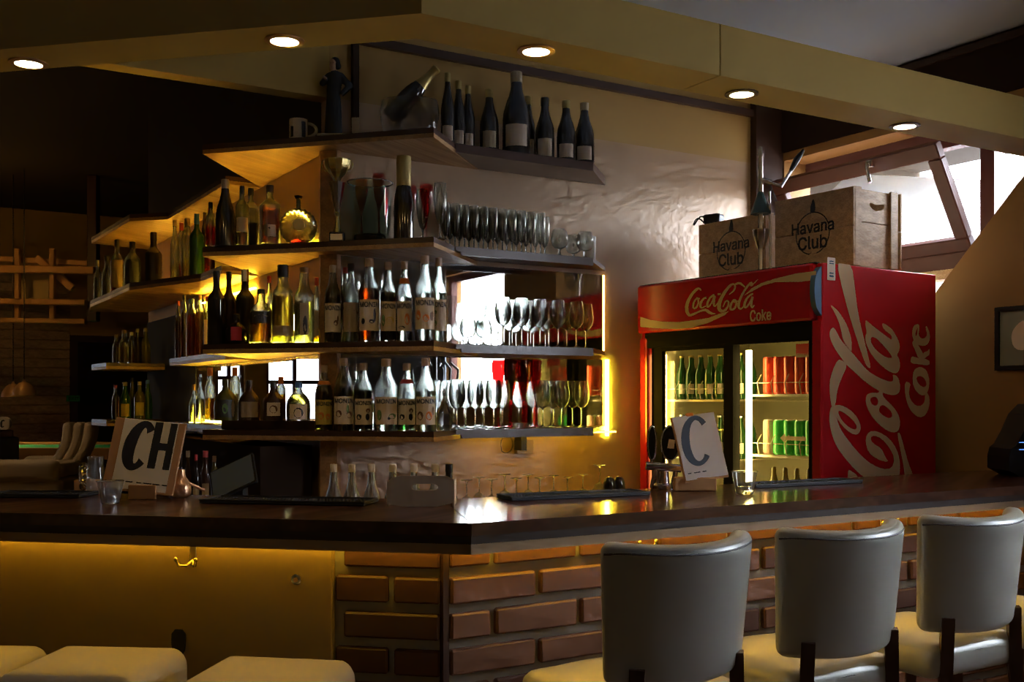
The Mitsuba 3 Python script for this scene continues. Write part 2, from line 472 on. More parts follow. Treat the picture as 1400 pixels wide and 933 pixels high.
# far wall panelling, door
pk = 'wall_far'
for i in range(22):
    z0 = 0.3 + 0.135 * i
    obj('plank', box(-1.1, 0.62, 11.96, 12.0, z0, z0 + 0.127, 0.006), 'plank_wood', pk)
dk_ = struct('door_1', box(0.72, 2.1, 11.93, 11.99, 0, 2.3), 'black_plastic')
obj('frame', cat(box(0.62, 0.72, 11.9, 12.0, 0, 2.4), box(0.72, 2.1, 11.9, 12.0, 2.3, 2.4)), 'dark_wood', dk_)

# ---------------------------------------------------------------- timber gallery at the back left
GD = 13.0
g = thing('timber_gallery', 'brown timber frame of posts and rails high up in the dark back room', 'frame')


def gp(px, py, d=GD):
    return at_d(px, py, d)


def bar(a, b, w, h):
    """square timber from a to b"""
    a, b = np.array(a), np.array(b)
    d = b - a
    L = np.linalg.norm(d)
    ez = d / L
    up = np.array([FWD[0], FWD[1], 0])
    ex = np.cross(up, ez)
    ex /= np.linalg.norm(ex)
    return xform(box(-w / 2, w / 2, -h / 2, h / 2, 0, L, 0.01), a, ex, np.cross(ez, ex), ez)


for px in (24, 72):
    obj('post', bar(gp(px, 437), gp(px, 340), 0.065, 0.065), 'rafter_wood', g)
for py, w in ((367, 0.09), (411, 0.07), (437, 0.06)):
    obj('rail', bar(gp(-60, py, GD - 0.1), gp(118 if py > 380 else 130, py + 3, GD - 0.1), w, 0.08), 'rafter_wood', g)
obj('brace', bar(gp(50, 352, GD + 0.1), gp(100, 395, GD + 0.1), 0.09, 0.06), 'rafter_wood', g)
obj('top_rail', bar(gp(-40, 352, GD + 0.15), gp(128, 361, GD + 0.15), 0.07, 0.06), 'rafter_wood', g)
obj('panel', bar(gp(26, 390, GD + 0.25), gp(68, 391, GD + 0.25), 0.38, 0.03), 'panel_board', g)
for s in (-60, 128):
    a = gp(s, 437)
    obj('upright', bar(gp(s, 440), [a[0], a[1], 4.2], 0.12, 0.12), 'dark_wood', g)
obj('lamp', trimesh.creation.icosphere(2, 0.06).apply_translation(gp(-90, 330, GD - 1.4)), None, g, emit=(90, 46, 10))
obj('lamp_cord', tube([gp(-90, 330, GD - 1.4) + np.array([0, 0, 0.06]), [*gp(-90, 330, GD - 1.4)[:2], 4.2]], 0.006, 6), 'black_plastic', g)

# ---------------------------------------------------------------- beam with recessed lamps
LD = np.array([-0.7193, 0.6947])                      # run of the beam's left arm


def offset_poly(corner, o0, o1, left, right_x, ld):
    """strip between two offsets behind a bent front line: corner, left arm of given length, right arm to right_x"""
    nl = np.array([ld[1], -ld[0]])
    c = np.array(corner)

    def cp(o):
        return c + np.array([o * (1 - nl[1]) / nl[0], o])
    a0, a1 = cp(o0), cp(o1)
    return [tuple(a0 + ld * left), tuple(a0), (right_x, c[1] + o0), (right_x, c[1] + o1), tuple(a1), tuple(a1 + ld * left)]


BC = np.array([-0.503, -2.012])
bk = fresh('ceiling_beam')
labels[bk] = {'label': 'long tan boxed beam above the bar with round lamps let into its underside', 'category': 'beam'}
bz0, bz1 = 2.55, 2.725
bp = offset_poly(BC, 0, 0.20, 3.2, 2.9, LD)
sp = [(-1.2, BC[1])]
obj('casing', prism([bp[0], bp[1], bp[4], bp[5]], bz0, bz1), 'beam_paint', bk)
xs = [BC[0], 0.62, 2.9]
for a, b in zip(xs[:-1], xs[1:]):
    a0 = a + (0.003 if a > 0 else 0)
    obj('casing', prism([(a0, BC[1]), (b - 0.002, BC[1]), (b - 0.002, BC[1] + 0.20), (a0 if a > 0 else bp[4][0], BC[1] + 0.20)], bz0, bz1), 'beam_paint', bk)
for i, (px, py, lab) in enumerate([(39, 86, 'round lit spot lamp at the left end of the tan beam'), (389, 55, 'glowing round spot lamp on the left arm of the beam near its bend'), (733, 69, 'glowing round spot lamp in the beam right of its bend'),
                                   (1014, 128, 'round spot lamp with dark rim over the drinks cooler'), (1237, 172, 'round spot lamp in the beam beside the open window')]):
    r = (px - 700) / FOC * RGT + FWD
    d = (bz0 - EYE) / ((HOR - py) / FOC)
    p = CAM + r * d
    k = thing('recessed_lamp', lab, 'lamp')
    ring = lathe([(0.043, bz0), (0.043, bz0 - 0.006), (0.060, bz0 - 0.004), (0.060, bz0)], 28, p[0], p[1])
    obj('trim_ring', ring, 'dark_wood' if i in (3, 4) else 'copper', k, smooth=30)
    disc = lathe([(0.043, bz0 - 0.0025), (0.0, bz0 - 0.0025)], 28, p[0], p[1])
    if disc.face_normals[0][2] > 0:
        disc.invert()
    obj('bulb', disc, 'black_plastic', k, emit=LAMP)

# ---------------------------------------------------------------- bar counter
CC, CL = np.array([-0.39, -2.10]), np.array([-0.741, 0.672])
bc = thing('bar_counter', 'L-shaped bar counter with glossy dark red-brown top and brick front', 'bar counter')


def cpoly(o0, o1, left=2.6, right=2.895):
    return offset_poly(CC, o0, o1, left, right, CL)


pp = cpoly(0, 0.68)
obj('counter_top', prism([pp[0], (pp[1][0] - 0.001, pp[1][1]), (pp[4][0] - 0.001, pp[4][1]), pp[5]], 1.065, 1.10), 'mahogany', bc)
obj('counter_top', prism([(pp[1][0] + 0.001, pp[1][1]), pp[2], pp[3], (pp[4][0] + 0.001, pp[4][1])], 1.065, 1.10), 'mahogany', bc)
pp = cpoly(0.004, 0.66)
obj('edge_band', prism(pp, 1.040, 1.065), 'counter_black', bc)
pp = cpoly(0.008, 0.05)
obj('trim_strip', prism(pp, 1.010, 1.040), 'trim_oak', bc)
pp = cpoly(0.215, 0.225, 2.5, 2.80)
lp = cpoly(0.192, 0.202, 2.5, 2.80)
lq = cpoly(0.150, 0.162, 2.5, 2.80)
obj('light_strip', prism([lp[1], lp[2], lp[3], lp[4]], 1.026, 1.040), None, bc, emit=LED_COUNTER)
obj('light_strip', prism([lq[0], lq[1], lq[4], lq[5]], 1.026, 1.040), None, bc, emit=tuple(v * 0.6 for v in LED_COUNTER))
BR = np.array([-0.345, -1.85])
core = [tuple(BR + CL * 0.55 + np.array([0, 0.0])), tuple(BR), (2.88, BR[1]), (2.88, BR[1] + 0.3), (BR[0] + 0.1, BR[1] + 0.3), tuple(BR + CL * 0.55 + np.array([0.2, 0.22]))]
bw = obj('brick_wall', prism(core, 0, 1.04), 'mortar', bc)
PITCH, BH, BL = 0.110, 0.083, 0.305
brick_n = 0
for r_ in range(9):
    z1 = 1.0175 - PITCH * r_
    z0 = z1 - BH
    off = 0.16 if r_ % 2 == 0 else 0.0
    x = BR[0] + 0.012 - (BL + 0.02 if off else 0) + off
    while x < 2.86:
        a, b = max(x, BR[0] + 0.012), min(x + BL - 0.002 * rng.random(), 2.87)
        if b - a > 0.04:
            p = 0.016 + 0.008 * rng.random()
            m = box(a, b, BR[1] - p, BR[1] + 0.01, z0 + 0.004 * rng.random(), z1 - 0.004 * rng.random(), 0.006)
            m.vertices += (meshkit.noise(m.vertices * 37, 3)[:, None] - 0.5) * 0.005
            obj('brick', m, 'brick' if rng.random() < 0.7 else 'brick_dark', bw)
        x += BL + 0.02
    x = 0.012 - (0.16 if r_ % 2 else 0)
    while x < 0.34:
        a, b = max(x, 0.012), min(x + BL, 0.345)
        if b - a > 0.04:
            p = 0.016 + 0.008 * rng.random()
            m = box(0, b - a, -p, 0.01, 0.003 * rng.random(), BH - 0.003 * rng.random(), 0.006)
            m = xform(m, [*(BR + CL * b), z0], [-CL[0], -CL[1], 0], [CL[1], -CL[0], 0], [0, 0, 1])
            obj('brick', m, 'brick' if rng.random() < 0.5 else 'brick_dark', bw)
        x += BL + 0.02
nL = np.array([CL[1], -CL[0]])                         # outward (towards the room) is -nL
pl0 = BR + CL * 0.352 - nL * 0.03
obj('front_panel', xform(box(0, 2.1, 0, 0.03, 0, 1.035, 0.003), [*pl0, 0], [CL[0], CL[1], 0], [nL[0], nL[1], 0], [0, 0, 1]), 'panel_board', bc)
obj('corner_post', box(BR[0] - 0.012, BR[0] + 0.008, BR[1] - 0.014, BR[1] + 0.01, 0, 1.035), 'dark_wood', bc)


def panel_pt(px, py, out=0.0):
    n, c = nL, np.dot(nL, pl0 - nL * out)
    x, y, d = on_line(px, n, c)
    return np.array([x, y, zof(py, d)])


def coat_hook(p, out, along, lab):
    """double brass hook on a small plate, out = unit vector away from the wall"""
    k = thing('coat_hook', lab, 'hook')
    o, a = np.array([*out, 0.0]), np.array([*along, 0.0])
    obj('plate', xform(box(-0.012, 0.012, -0.004, 0.004, -0.035, 0.04, 0.003), p + o * 0.004, a, o, [0, 0, 1]), 'gold_metal', k)
    for s in (-1, 1):
        q = [p + o * 0.006 + np.array([0, 0, -0.02]), p + o * 0.025 + a * s * 0.012 + np.array([0, 0, -0.033]), p + o * 0.045 + a * s * 0.028 + np.array([0, 0, -0.03]), p + o * 0.052 + a * s * 0.034 + np.array([0, 0, -0.010])]
        obj('prong', cat(tube(q, 0.0045), trimesh.creation.icosphere(1, 0.007).apply_translation(q[-1])), 'gold_metal', k, smooth=40)


coat_hook(panel_pt(265, 758), -nL, CL, 'small brass double coat hook on the tan panel under the counter')
for px, lab in ((873, 'brass coat hook under the counter behind the nearest cream chair'), (1205, 'brass coat hook under the counter above the middle cream chair')):
    x, y, d = on_line(px, np.array([0, 1.0]), BR[1] - 0.025)
    coat_hook(np.array([x, y, 0.985]), (0, -1), (1, 0), lab)
p = panel_pt(405, 793)
k = thing('panel_lock', 'small round chrome lock in the tan front panel', 'lock')
obj('rosette', xform(lathe([(0, 0.004), (0.010, 0.005), (0.016, 0.003), (0.017, 0)], 20), p, [CL[0], CL[1], 0], [0, 0, 1], [-nL[0], -nL[1], 0]), 'chrome', k, smooth=30)
obj('core', xform(lathe([(0, 0.008), (0.007, 0.007), (0.008, 0.003)], 12), p, [CL[0], CL[1], 0], [0, 0, 1], [-nL[0], -nL[1], 0]), 'copper', k, smooth=30)
p = panel_pt(245, 878, 0.001)
tab = Polygon(chaikin([(-0.024, 0.04), (0.024, 0.04), (0.024, -0.02), (0.010, -0.045), (-0.012, -0.045), (-0.024, -0.02)], 1))
solo('panel_tab', xform(prism(tab, 0, 0.006), p, [-CL[0], -CL[1], 0], [0, 0, 1], [-nL[0], -nL[1], 0]), 'black_rubber', 'small dark rounded tab on the tan front panel above the cream stools', 'tab')

# ---------------------------------------------------------------- back bar: mirrors, shelves, strips
TH_ = 0.045
Z1, Z2, Z3, Z4 = 2.626, 2.136, 1.671, 1.262            # undersides
TOP = {1: Z1 + TH_, 2: Z2 + TH_, 3: Z3 + TH_, 4: Z4 + TH_}
corner_plan = [(-0.002, 1.02), (-0.492, 0.378), (0.308, -0.482), (0.80, -0.002), (0, -0.002), (-0.002, 0)]
names = {1: 'top', 2: 'second', 3: 'third', 4: 'lowest'}
for i, z in ((1, Z1), (2, Z2), (3, Z3), (4, Z4)):
    k = thing('corner_shelf', f'wide wooden corner shelf of the back bar, {names[i]} of its four levels', 'shelf')
    obj('board', prism(corner_plan, z, z + 0.020), 'shelf_wood', k)
    obj('dark_top', prism(corner_plan, z + 0.020, z + TH_), 'shelf_dark', k)
    right_plan = [(0.804, -0.004), (0.532, -0.272), (1.33, -0.272), (1.60, -0.004)]
    k = thing('side_shelf', f'{"dark wooden" if i == 1 else "dark glass"} shelf along the mirror to the right of the corner, {names[i]} level', 'shelf')
    if i == 1:
        obj('board', prism(right_plan, z + 0.002, z + TH_), 'shelf_dark', k)
    else:
        obj('board', prism(right_plan, z + 0.022, z + TH_), 'shelf_dark', k)
        obj('front_edge', box(0.56, 1.33, -0.274, -0.264, z + 0.004, z + 0.022), 'shelf_dark', k)
for i, z, y1, dep in ((1, Z1, 2.35, 0.20), (2, Z2, 1.45, 0.22), (3, Z3, 2.30, 0.20), (4, Z4, 2.36, 0.20)):
    k = thing('wall_shelf', f'narrow wooden shelf running back along the left wall of the bar, {names[i]} level', 'shelf')
    obj('board', box(-dep, -0.002, 1.022, y1, z, z + 0.02), 'shelf_wood', k)
    obj('dark_top', box(-dep, -0.002, 1.022, y1, z + 0.02, z + TH_), 'shelf_dark', k)
for i, z, pl in ((1, Z1, [(-0.002, 2.352), (-0.21, 2.352), (-0.40, 2.55), (-0.44, 3.73), (-0.002, 3.84)]), (2, Z2, [(-0.002, 1.452), (-0.22, 1.452), (-0.47, 2.19), (-0.47, 3.6), (-0.40, 4.05), (-0.002, 3.84)]),
                 (3, Z3, [(-0.002, 3.25), (-0.42, 3.25), (-0.44, 3.73), (-0.002, 3.84)]), (4, Z4, [(-0.002, 3.25), (-0.42, 3.25), (-0.44, 3.73), (-0.002, 3.84)])):
    k = thing('end_shelf', f'wooden shelf at the far left end of the back bar, {names[i]} of four', 'shelf')
    obj('board', prism(pl, z, z + 0.02), 'shelf_wood', k)
    obj('dark_top', prism(pl, z + 0.02, z + TH_), 'shelf_dark', k)
# upright boards at the corner of the two walls
k = thing('corner_post', 'orange-brown wooden post where the two bar walls meet, between the shelves', 'post')
for a, b in ((0.90, Z4), (TOP[4], Z3), (TOP[3], Z2), (TOP[2], Z1)):
    obj('board', prism([(-0.034, 0.026), (0.026, -0.034), (0.045, -0.034), (0.045, -0.002), (-0.002, -0.002), (-0.002, 0.045), (-0.034, 0.045)], a + 0.001, b - 0.001), 'shelf_wood', k)
for z0, z1 in ((TOP[4], Z3), (TOP[3], Z2)):
    solo('bar_mirror', box(0.05, 1.58, -0.008, -0.001, z0 + 0.002, z1 - 0.002), 'mirror', f'wall mirror behind the {"syrup bottles and wine glasses of the lowest shelf" if z0 < 1.5 else "syrup bottles of the third shelf"}', 'mirror')
solo('bar_mirror', box(-0.008, -0.001, 0.06, 2.36, TOP[4] + 0.002, Z3 - 0.002), 'mirror', 'mirror behind the rum bottles on the lowest shelf left of the post', 'mirror')
solo('bar_mirror', box(-0.008, -0.001, 0.06, 0.98, TOP[3] + 0.03, Z2 - 0.20), 'mirror', 'mirror behind the spirit bottles on the third shelf left of the post', 'mirror')
k = thing('wall_board', 'slate blue board on the wall beside the far bottles, with white letters', 'board')
obj('panel', box(-0.012, -0.001, 2.38, 3.84, 0.6, 2.05), 'slate_blue', k)
t = text('CHAR', 0.11)
obj('lettering', xform(t, [-0.013, 2.93, 1.80], [0, -1, 0], [0, 0, 1], [-1, 0, 0]), 'chalk', k)
for z in (TOP[2], TOP[3]):
    solo('light_strip', box(-0.020, -0.004, 0.10, 1.0, z + 0.001, z + 0.012), None, f'warm light strip along the wall behind the bottles of the {"second" if z > 2 else "third"} corner shelf', 'light strip', emit=LED_WARM)
solo('light_strip', box(-0.024, -0.010, 0.10, 2.30, TOP[4] + 0.001, TOP[4] + 0.012), None, 'warm light strip along the mirror behind the rum bottles', 'light strip', emit=LED_WARM)
for z, a, b in ((TOP[2], 1.6, 3.6), (TOP[1] - 0.6, 1.1, 2.2)):
    solo('light_strip', box(-0.020, -0.004, a, b, z + 0.001, z + 0.010), None, f'warm light strip on the left wall {"behind the far bottles" if b > 3 else "below the narrow shelf"}', 'light strip', emit=tuple(v * 0.8 for v in LED_WARM))
solo('light_strip', box(1.602, 1.613, -0.022, -0.003, Z4 - 0.01, Z3), None, 'bright upright light strip at the right end of the lower bar mirror', 'light strip', emit=LED_WHITE)
solo('light_strip', box(1.583, 1.589, -0.014, -0.006, TOP[3] + 0.002, Z2 - 0.002), None, 'thin upright light strip at the right end of the upper bar mirror', 'light strip', emit=(8.0, 5.0, 1.0))
solo('light_strip', box(0.75, 1.56, -0.16, -0.145, Z4 + 0.013, Z4 + 0.0215), None, 'added unseen warm light strip under the lowest glass shelf', 'light strip', emit=LED_UNDER)
# riser under the rum bottles, lower cupboards, back counter
solo('bottle_riser', prism([(-0.04, 0.50), (-0.40, 0.385), (-0.06, 0.02), (-0.04, 0.06)], TOP[4] + 0.0005, TOP[4] + 0.045), 'shelf_dark', 'dark low step on the lowest shelf that lifts the rum bottles', 'riser')
k = thing('back_counter', 'brown work counter below the back bar shelves', 'counter')
obj('cupboard', box(0.02, 1.72, -0.55, -0.002, 0, 0.86), 'dark_wood', k)
obj('worktop', box(0.0, 1.74, -0.58, -0.002, 0.86, 0.90), 'trim_oak', k)
k = thing('lower_cupboard', 'dark cupboard front under the corner shelf left of the post', 'cupboard')
obj('body', box(-0.30, -0.05, 0.10, 2.3, 0, Z4 - 0.03), 'dark_matte', k)
k = thing('shelf_bracket', 'grey bracket under the lowest glass shelf', 'bracket')
x, y, d = on_line(711, np.array([0, 1.0]), -0.06)
obj('arm', box(x - 0.016, x + 0.016, -0.10, -0.03, 1.19, Z4 + 0.02), 'black_plastic', k)
obj('box', box(x + 0.0, x + 0.10, -0.03, -0.001, 1.17, 1.24), 'trim_oak', k)
k = thing('cable_loop', 'thin dark cable loop hanging under the glass shelf', 'cable')
x, y, d = on_line(692, np.array([0, 1.0]), -0.02)
obj('wire', tube([[x + 0.04 * math.sin(a) * (1 if a < 4 else .8), -0.02, 1.22 + 0.045 * math.cos(a)] for a in np.linspace(0, 5.6, 18)], 0.002, 5), 'black_plastic', k)

# ---------------------------------------------------------------- bottles and glasses
CN, CCF = np.array([1.0, 1.0]), -0.145                    # corner shelves: front edge x + y = CCF


def spot(px, where, o):
    """ground point on a shelf: pixel column and distance o behind that shelf's front edge"""
    n, c = {'corner': (CN, CCF + 1.414 * o), 'side': (np.array([0, 1.0]), -0.272 + o), 'left': (np.array([1.0, 0]), -0.20 + o), 'end': (np.array([1.0, 0]), -0.44 + o), 'far': (np.array([0, 1.0]), 3.27 + o)}[where]
    return on_line(px, n, c)


PROF = {   # outline (radius, height) as fractions
    'syrup': [(1, 0), (1, 0.52), (0.98, 0.60), (0.80, 0.68), (0.52, 0.76), (0.40, 0.86), (0.36, 0.94)],
    'wine': [(1, 0), (1, 0.45), (0.94, 0.55), (0.62, 0.66), (0.38, 0.78), (0.36, 0.96)],
    'bordeaux': [(1, 0), (1, 0.58), (0.97, 0.64), (0.45, 0.72), (0.36, 0.78), (0.36, 0.96)],
    'champagne': [(1, 0), (1, 0.42), (0.92, 0.54), (0.55, 0.70), (0.36, 0.84), (0.40, 0.95)],
    'whisky': [(1, 0), (1, 0.62), (0.98, 0.68), (0.55, 0.74), (0.34, 0.78), (0.33, 0.93)],
    'rum': [(1, 0), (1.0, 0.52), (0.92, 0.62), (0.62, 0.70), (0.34, 0.76), (0.32, 0.93)],
    'squat': [(1, 0), (1.02, 0.40), (0.95, 0.52), (0.62, 0.66), (0.30, 0.74), (0.28, 0.94)],
    'vodka': [(1, 0), (1, 0.60), (0.92, 0.66), (0.50, 0.74), (0.46, 0.92)],
    'tall': [(1, 0), (1, 0.70), (0.9, 0.76), (0.5, 0.84), (0.42, 0.95)],
    'round': [(0.6, 0), (0.9, 0.08), (1.0, 0.30), (0.9, 0.50), (0.6, 0.64), (0.32, 0.70), (0.30, 0.90)],
    'small': [(1, 0), (1, 0.55), (0.85, 0.68), (0.40, 0.78), (0.40, 0.95)],
}


def interp(prof, z):
    zs, rs = [p[1] for p in prof], [p[0] for p in prof]
    return float(np.interp(z, zs, rs))


def wrap(mesh2d, r, cx, cy, ang0, lift=0.0):
    """a flat mesh (x across, y up, z out) wrapped round the upright cylinder of radius r, its middle facing ang0"""
    m = mesh2d.copy()
    v = m.vertices
    a = ang0 + v[:, 0] / r
    rr = r + v[:, 2] + lift
    m.vertices = np.stack([cx + rr * np.cos(a), cy + rr * np.sin(a), v[:, 1]], 1)
    return m


def patch(w, z0, z1, n=9, t=0.0006):
    """thin plate, subdivided across so that it can be wrapped"""
    xs = np.linspace(-w / 2, w / 2, n)
    v = [[x, z, k] for k in (0, t) for z in (z0, z1) for x in xs]
    f = []
    for i in range(n - 1):
        a, b, c, d = i, i + 1, n + i + 1, n + i
        f += [[a, c, b], [a, d, c]]
        a, b, c, d = a + 2 * n, b + 2 * n, c + 2 * n, d + 2 * n
        f += [[a, b, c], [a, c, d]]
        f += [[i, i + 1, 2 * n + i + 1], [i, 2 * n + i + 1, 2 * n + i], [n + i, 3 * n + i + 1, n + i + 1], [n + i, 3 * n + i, 3 * n + i + 1]]
    return trimesh.Trimesh(v, f, process=False)


def bottle(px, where, o, z, wpx, top, kind, glass, label, liquid=None, fill=0.7, cap='black_plastic', lab=None, words=None, pic=None, name='bottle', capz=None, group=None, square=False, neck=None, turn=0.0, at=None):
    """px: pixel column; wpx: width and top: top row in the photograph, turned into a size at the bottle's own distance"""
    x, y, d = at if at is not None else spot(px, where, o)
    h = zof(top, d) - z
    r = wpx / 2 / FOC * d
    z = z + 0.0008
    k = thing(name, label, 'bottle', group)
    prof = PROF[kind]
    pts = smooth_prof([(p[0] * r, p[1] * h) for p in prof], 2)
    zt = prof[-1][1] * h
    n = 20
    ang = math.atan2(CAM[1] - y, CAM[0] - x) + turn

    def solid(p):
        m = lathe(p, n)
        if square:
            v = m.vertices
            a = np.arctan2(v[:, 1], v[:, 0])
            q = np.maximum(np.abs(np.cos(a)), np.abs(np.sin(a)))
            w = np.clip((np.hypot(v[:, 0], v[:, 1]) / r - 0.45) / 0.4, 0, 1)
            s = 1 + (0.92 / np.maximum(q, 0.74) - 1) * w
            v[:, :2] *= s[:, None]
            m.vertices = v
            m = rot(m, math.degrees(ang) + 12)
        m.apply_translation([x, y, z])
        return m
    clear = glass in ('thin_glass', 'red_glass', 'bottle_glass')
    closed = [(0, 0.0)] + [tuple(q) for q in pts] + [(0, zt)]
    if glass == 'bottle_glass':                          # walls of real thickness
        inn = [(max(q[0] - 0.0035, 0.004), min(max(q[1], 0.006), zt - 0.002)) for q in pts]
        closed = closed[:-1] + [(inn[-1][0], zt)] + [(inn[-1][0], zt - 0.001)] + inn[::-1] + [(0, 0.006)]
    obj('body', solid(closed), glass, k, smooth=35)
    if clear and liquid:
        zf = fill * h
        lf = 0.88 if glass == 'bottle_glass' else 0.93
        lp = [(0, 0.008)] + [(max(q[0] * lf, 0.001), max(q[1], 0.008)) for q in pts if q[1] < zf] + [(interp(prof, fill) * r * lf, zf), (0, zf)]
        obj('liquid', solid(lp), 'liquid_' + liquid, k, smooth=35)
    rn = prof[-1][0] * r
    if cap:
        ch = h - zt if capz is None else capz * h
        c0 = h - ch
        rc = max(interp(prof, min(c0 / h, prof[-1][1])) * r, rn) * 1.08 + 0.0006
        obj('cap', lathe([(0, c0), (rc, c0), (rc * 0.98, h - 0.002), (rc * 0.85, h), (0, h)], 14, x, y, z), cap, k, smooth=35)
    if neck:
        m_, f0, f1 = neck
        obj('neck_band', lathe([(interp(prof, f0) * r * 1.03 + 0.0008, f0 * h), (interp(prof, f1) * r * 1.03 + 0.0008, f1 * h)], 14, x, y, z), m_, k, smooth=35)
    if lab:
        m_, f0, f1, span = lab[:4]
        rl = r * (0.99 if square else 1.0) + 0.0007
        w = span * 2 * r
        lk = obj('label', move(wrap(patch(w, f0 * h, f1 * h), rl, x, y, ang), 0, 0, z), m_, k)
        lh = (f1 - f0) * h
        if words:
            t = text(words, lh * 0.16, True)
            e = t.bounds
            s = min(1.0, w * 0.86 / (e[1][0] - e[0][0]))
            t.apply_translation([-(e[0][0] + e[1][0]) / 2, 0, 0])
            t.vertices *= [s, 1, 1]
            t.vertices = t.vertices * [-1, 1, 1] if False else t.vertices
            t.apply_translation([0, f0 * h + lh * 0.76, 0.0003])
            obj('lettering', move(wrap(t, rl, x, y, ang, 0.0008), 0, 0, z), 'ink', lk)
        for (cm, ux, uy, ur, uh) in (pic or []):
            e = Polygon([(ux * w / 2 + ur * w / 2 * math.cos(a), f0 * h + lh * uy + uh * lh * math.sin(a)) for a in np.linspace(0, 2 * math.pi, 11)[:-1]])
            obj('picture', move(wrap(prism(e, 0, 0.0005), rl, x, y, ang, 0.0008), 0, 0, z), cm, lk)
    return k


G = 'bottle_glass'
fruit_o = [('label_orange', -0.3, 0.36, 0.3, 0.14), ('label_orange', 0.4, 0.33, 0.26, 0.12)]
coco = [('ink_brown', -0.45, 0.38, 0.3, 0.13), ('ink_brown', 0.5, 0.34, 0.3, 0.13), ('label_white', 0.1, 0.28, 0.22, 0.1), ('label_green', 0.35, 0.55, 0.12, 0.16)]
pear = [('ink', -0.45, 0.3, 0.28, 0.11), ('ink', 0.4, 0.3, 0.22, 0.14), ('ink_brown', 0.45, 0.55, 0.24, 0.09)]
leafs = [('label_green', -0.55, 0.34, 0.2, 0.2), ('label_green', 0.5, 0.3, 0.32, 0.1), ('ink', 0.2, 0.22, 0.1, 0.05)]
nuts = [('ink_brown', -0.5, 0.32, 0.3, 0.16), ('label_orange', 0.3, 0.32, 0.3, 0.16), ('ink_brown', 0.7, 0.5, 0.14, 0.16)]
bush = [('label_orange', -0.6, 0.45, 0.24, 0.16), ('label_orange', 0.1, 0.36, 0.3, 0.12), ('ink_brown', 0.65, 0.42, 0.2, 0.15)]
catp = [('ink_brown', 0.35, 0.32, 0.26, 0.10), ('ink_brown', 0.55, 0.46, 0.10, 0.12)]
towers = [('ink', 0.45, 0.5, 0.12, 0.22), ('ink', 0.2, 0.3, 0.24, 0.07), ('ink', -0.55, 0.3, 0.18, 0.1)]
lemon = [('label_yellow', 0.2, 0.36, 0.45, 0.13), ('label_green', -0.6, 0.36, 0.25, 0.2)]
SY = 'white-capped syrup bottle'
z4, z3, z2, z1 = TOP[4], TOP[3], TOP[2], TOP[1]
# lowest shelf, right of the post: syrups
for a in [
    (443, .056, 24, 500, 'clear', .68, 'yellow', 'label_yellow', 'yellow-labelled syrup bottle with orange fruit, first right of the wooden post on the lowest shelf', fruit_o, 'label_orange'),
    (470, .047, 28, 490, 'amber', .50, 'x', 'label_white', 'syrup bottle with coconut picture and amber rest, on the lowest shelf', coco, 'cap_beige'),
    (497, .05, 25, 497, 'cola', .60, 'x', 'label_white', 'syrup bottle filled nearly black with pear pictures on the lowest shelf', pear, 'cap_beige'),
    (528, .05, 32, 491, 'pale', .30, 'x', 'label_cream', 'broad clear syrup bottle with a leafy cream label, middle of the lowest shelf', leafs, 'cap_beige'),
    (556, .10, 25, 497, 'green', .35, 'x', 'label_white', 'syrup bottle with red neck band and green rest on the lowest shelf', pear, 'cap_red'),
    (582, .04, 28, 490, 'pale', .55, 'x', 'label_white', 'clear syrup bottle with a nut picture, rightmost of those on the lowest shelf', nuts, 'cap_beige')]:
    liq = a[4] if a[6] == 'x' else a[6]
    bottle(a[0], 'corner', a[1], z4, a[2], a[3], 'syrup', 'bottle_glass', a[8], liq, a[5], 'cap_beige', (a[7], 0.09, 0.47, 1.12), 'MONIN', a[9], 'syrup_bottle', 0.11, neck=(a[10], 0.70, 0.76) if a[10] != 'cap_beige' else None)
bottle(464, None, 0, z4, 17, 501, 'syrup', 'bottle_glass', 'half-hidden syrup bottle behind the yellow one by the post', 'clear', .4, 'cap_beige', name='syrup_bottle', capz=0.11, at=on_line(472, np.array([0, 1.0]), -0.036))
bottle(484, None, 0, z4, 18, 498, 'syrup', 'bottle_glass', 'half-hidden syrup bottle between the coconut and the black syrup bottles, in the back', 'clear', .4, 'cap_beige', name='syrup_bottle', capz=0.11, at=on_line(492, np.array([0, 1.0]), -0.040))
# third shelf, right of the post
for a in [
    (455, .056, 23, 363, 'clear', .66, 'label_white', 'syrup bottle with a brown cat label, beside the post on the third shelf', catp, 'cap_beige', 'MONIN'),
    (480, .06, 22, 361, 'clear', .50, 'label_tan', 'clear bottle with black cap and dark-banded tan label, third shelf', [('ink_brown', 0, .66, .95, .09)], 'black_plastic', None),
    (505, .05, 29, 354, 'rum', .64, 'label_white', 'syrup bottle full of brown liquid with dark towers on the label, third shelf', towers, 'cap_beige', 'MONIN'),
    (531, .05, 22, 359, 'cola', .62, 'label_cream', 'syrup bottle filled black with a lemon yellow picture, third shelf', lemon, 'cap_beige', 'MONIN'),
    (553, .08, 22, 358, 'clear', .55, 'label_white', 'clear syrup bottle with an orange neck band on the third shelf', [('ink', -.3, .12, .4, .05), ('label_orange', .3, .4, .3, .2)], 'cap_beige', 'MONIN'),
    (581, .03, 28, 350, 'clear', .55, 'label_white', 'broad clear syrup bottle with orange blossoms on its label, third shelf', bush, 'cap_beige', 'MONIN'),
    (600, .15, 22, 353, 'pale', .58, 'label_white', 'pale green syrup bottle at the right end of the third shelf row', [('label_green', -.5, .6, .3, .07), ('label_green', -.5, .25, .3, .1)], 'cap_beige', 'MONIN')]:
    bottle(a[0], 'corner', a[1], z3, a[2], a[3], 'syrup', 'bottle_glass', a[7], a[4], a[5], a[9], (a[6], 0.13, 0.50, 1.12), a[10], a[8], 'syrup_bottle', 0.10, neck=('label_orange', 0.72, 0.79) if a[0] == 553 else None)
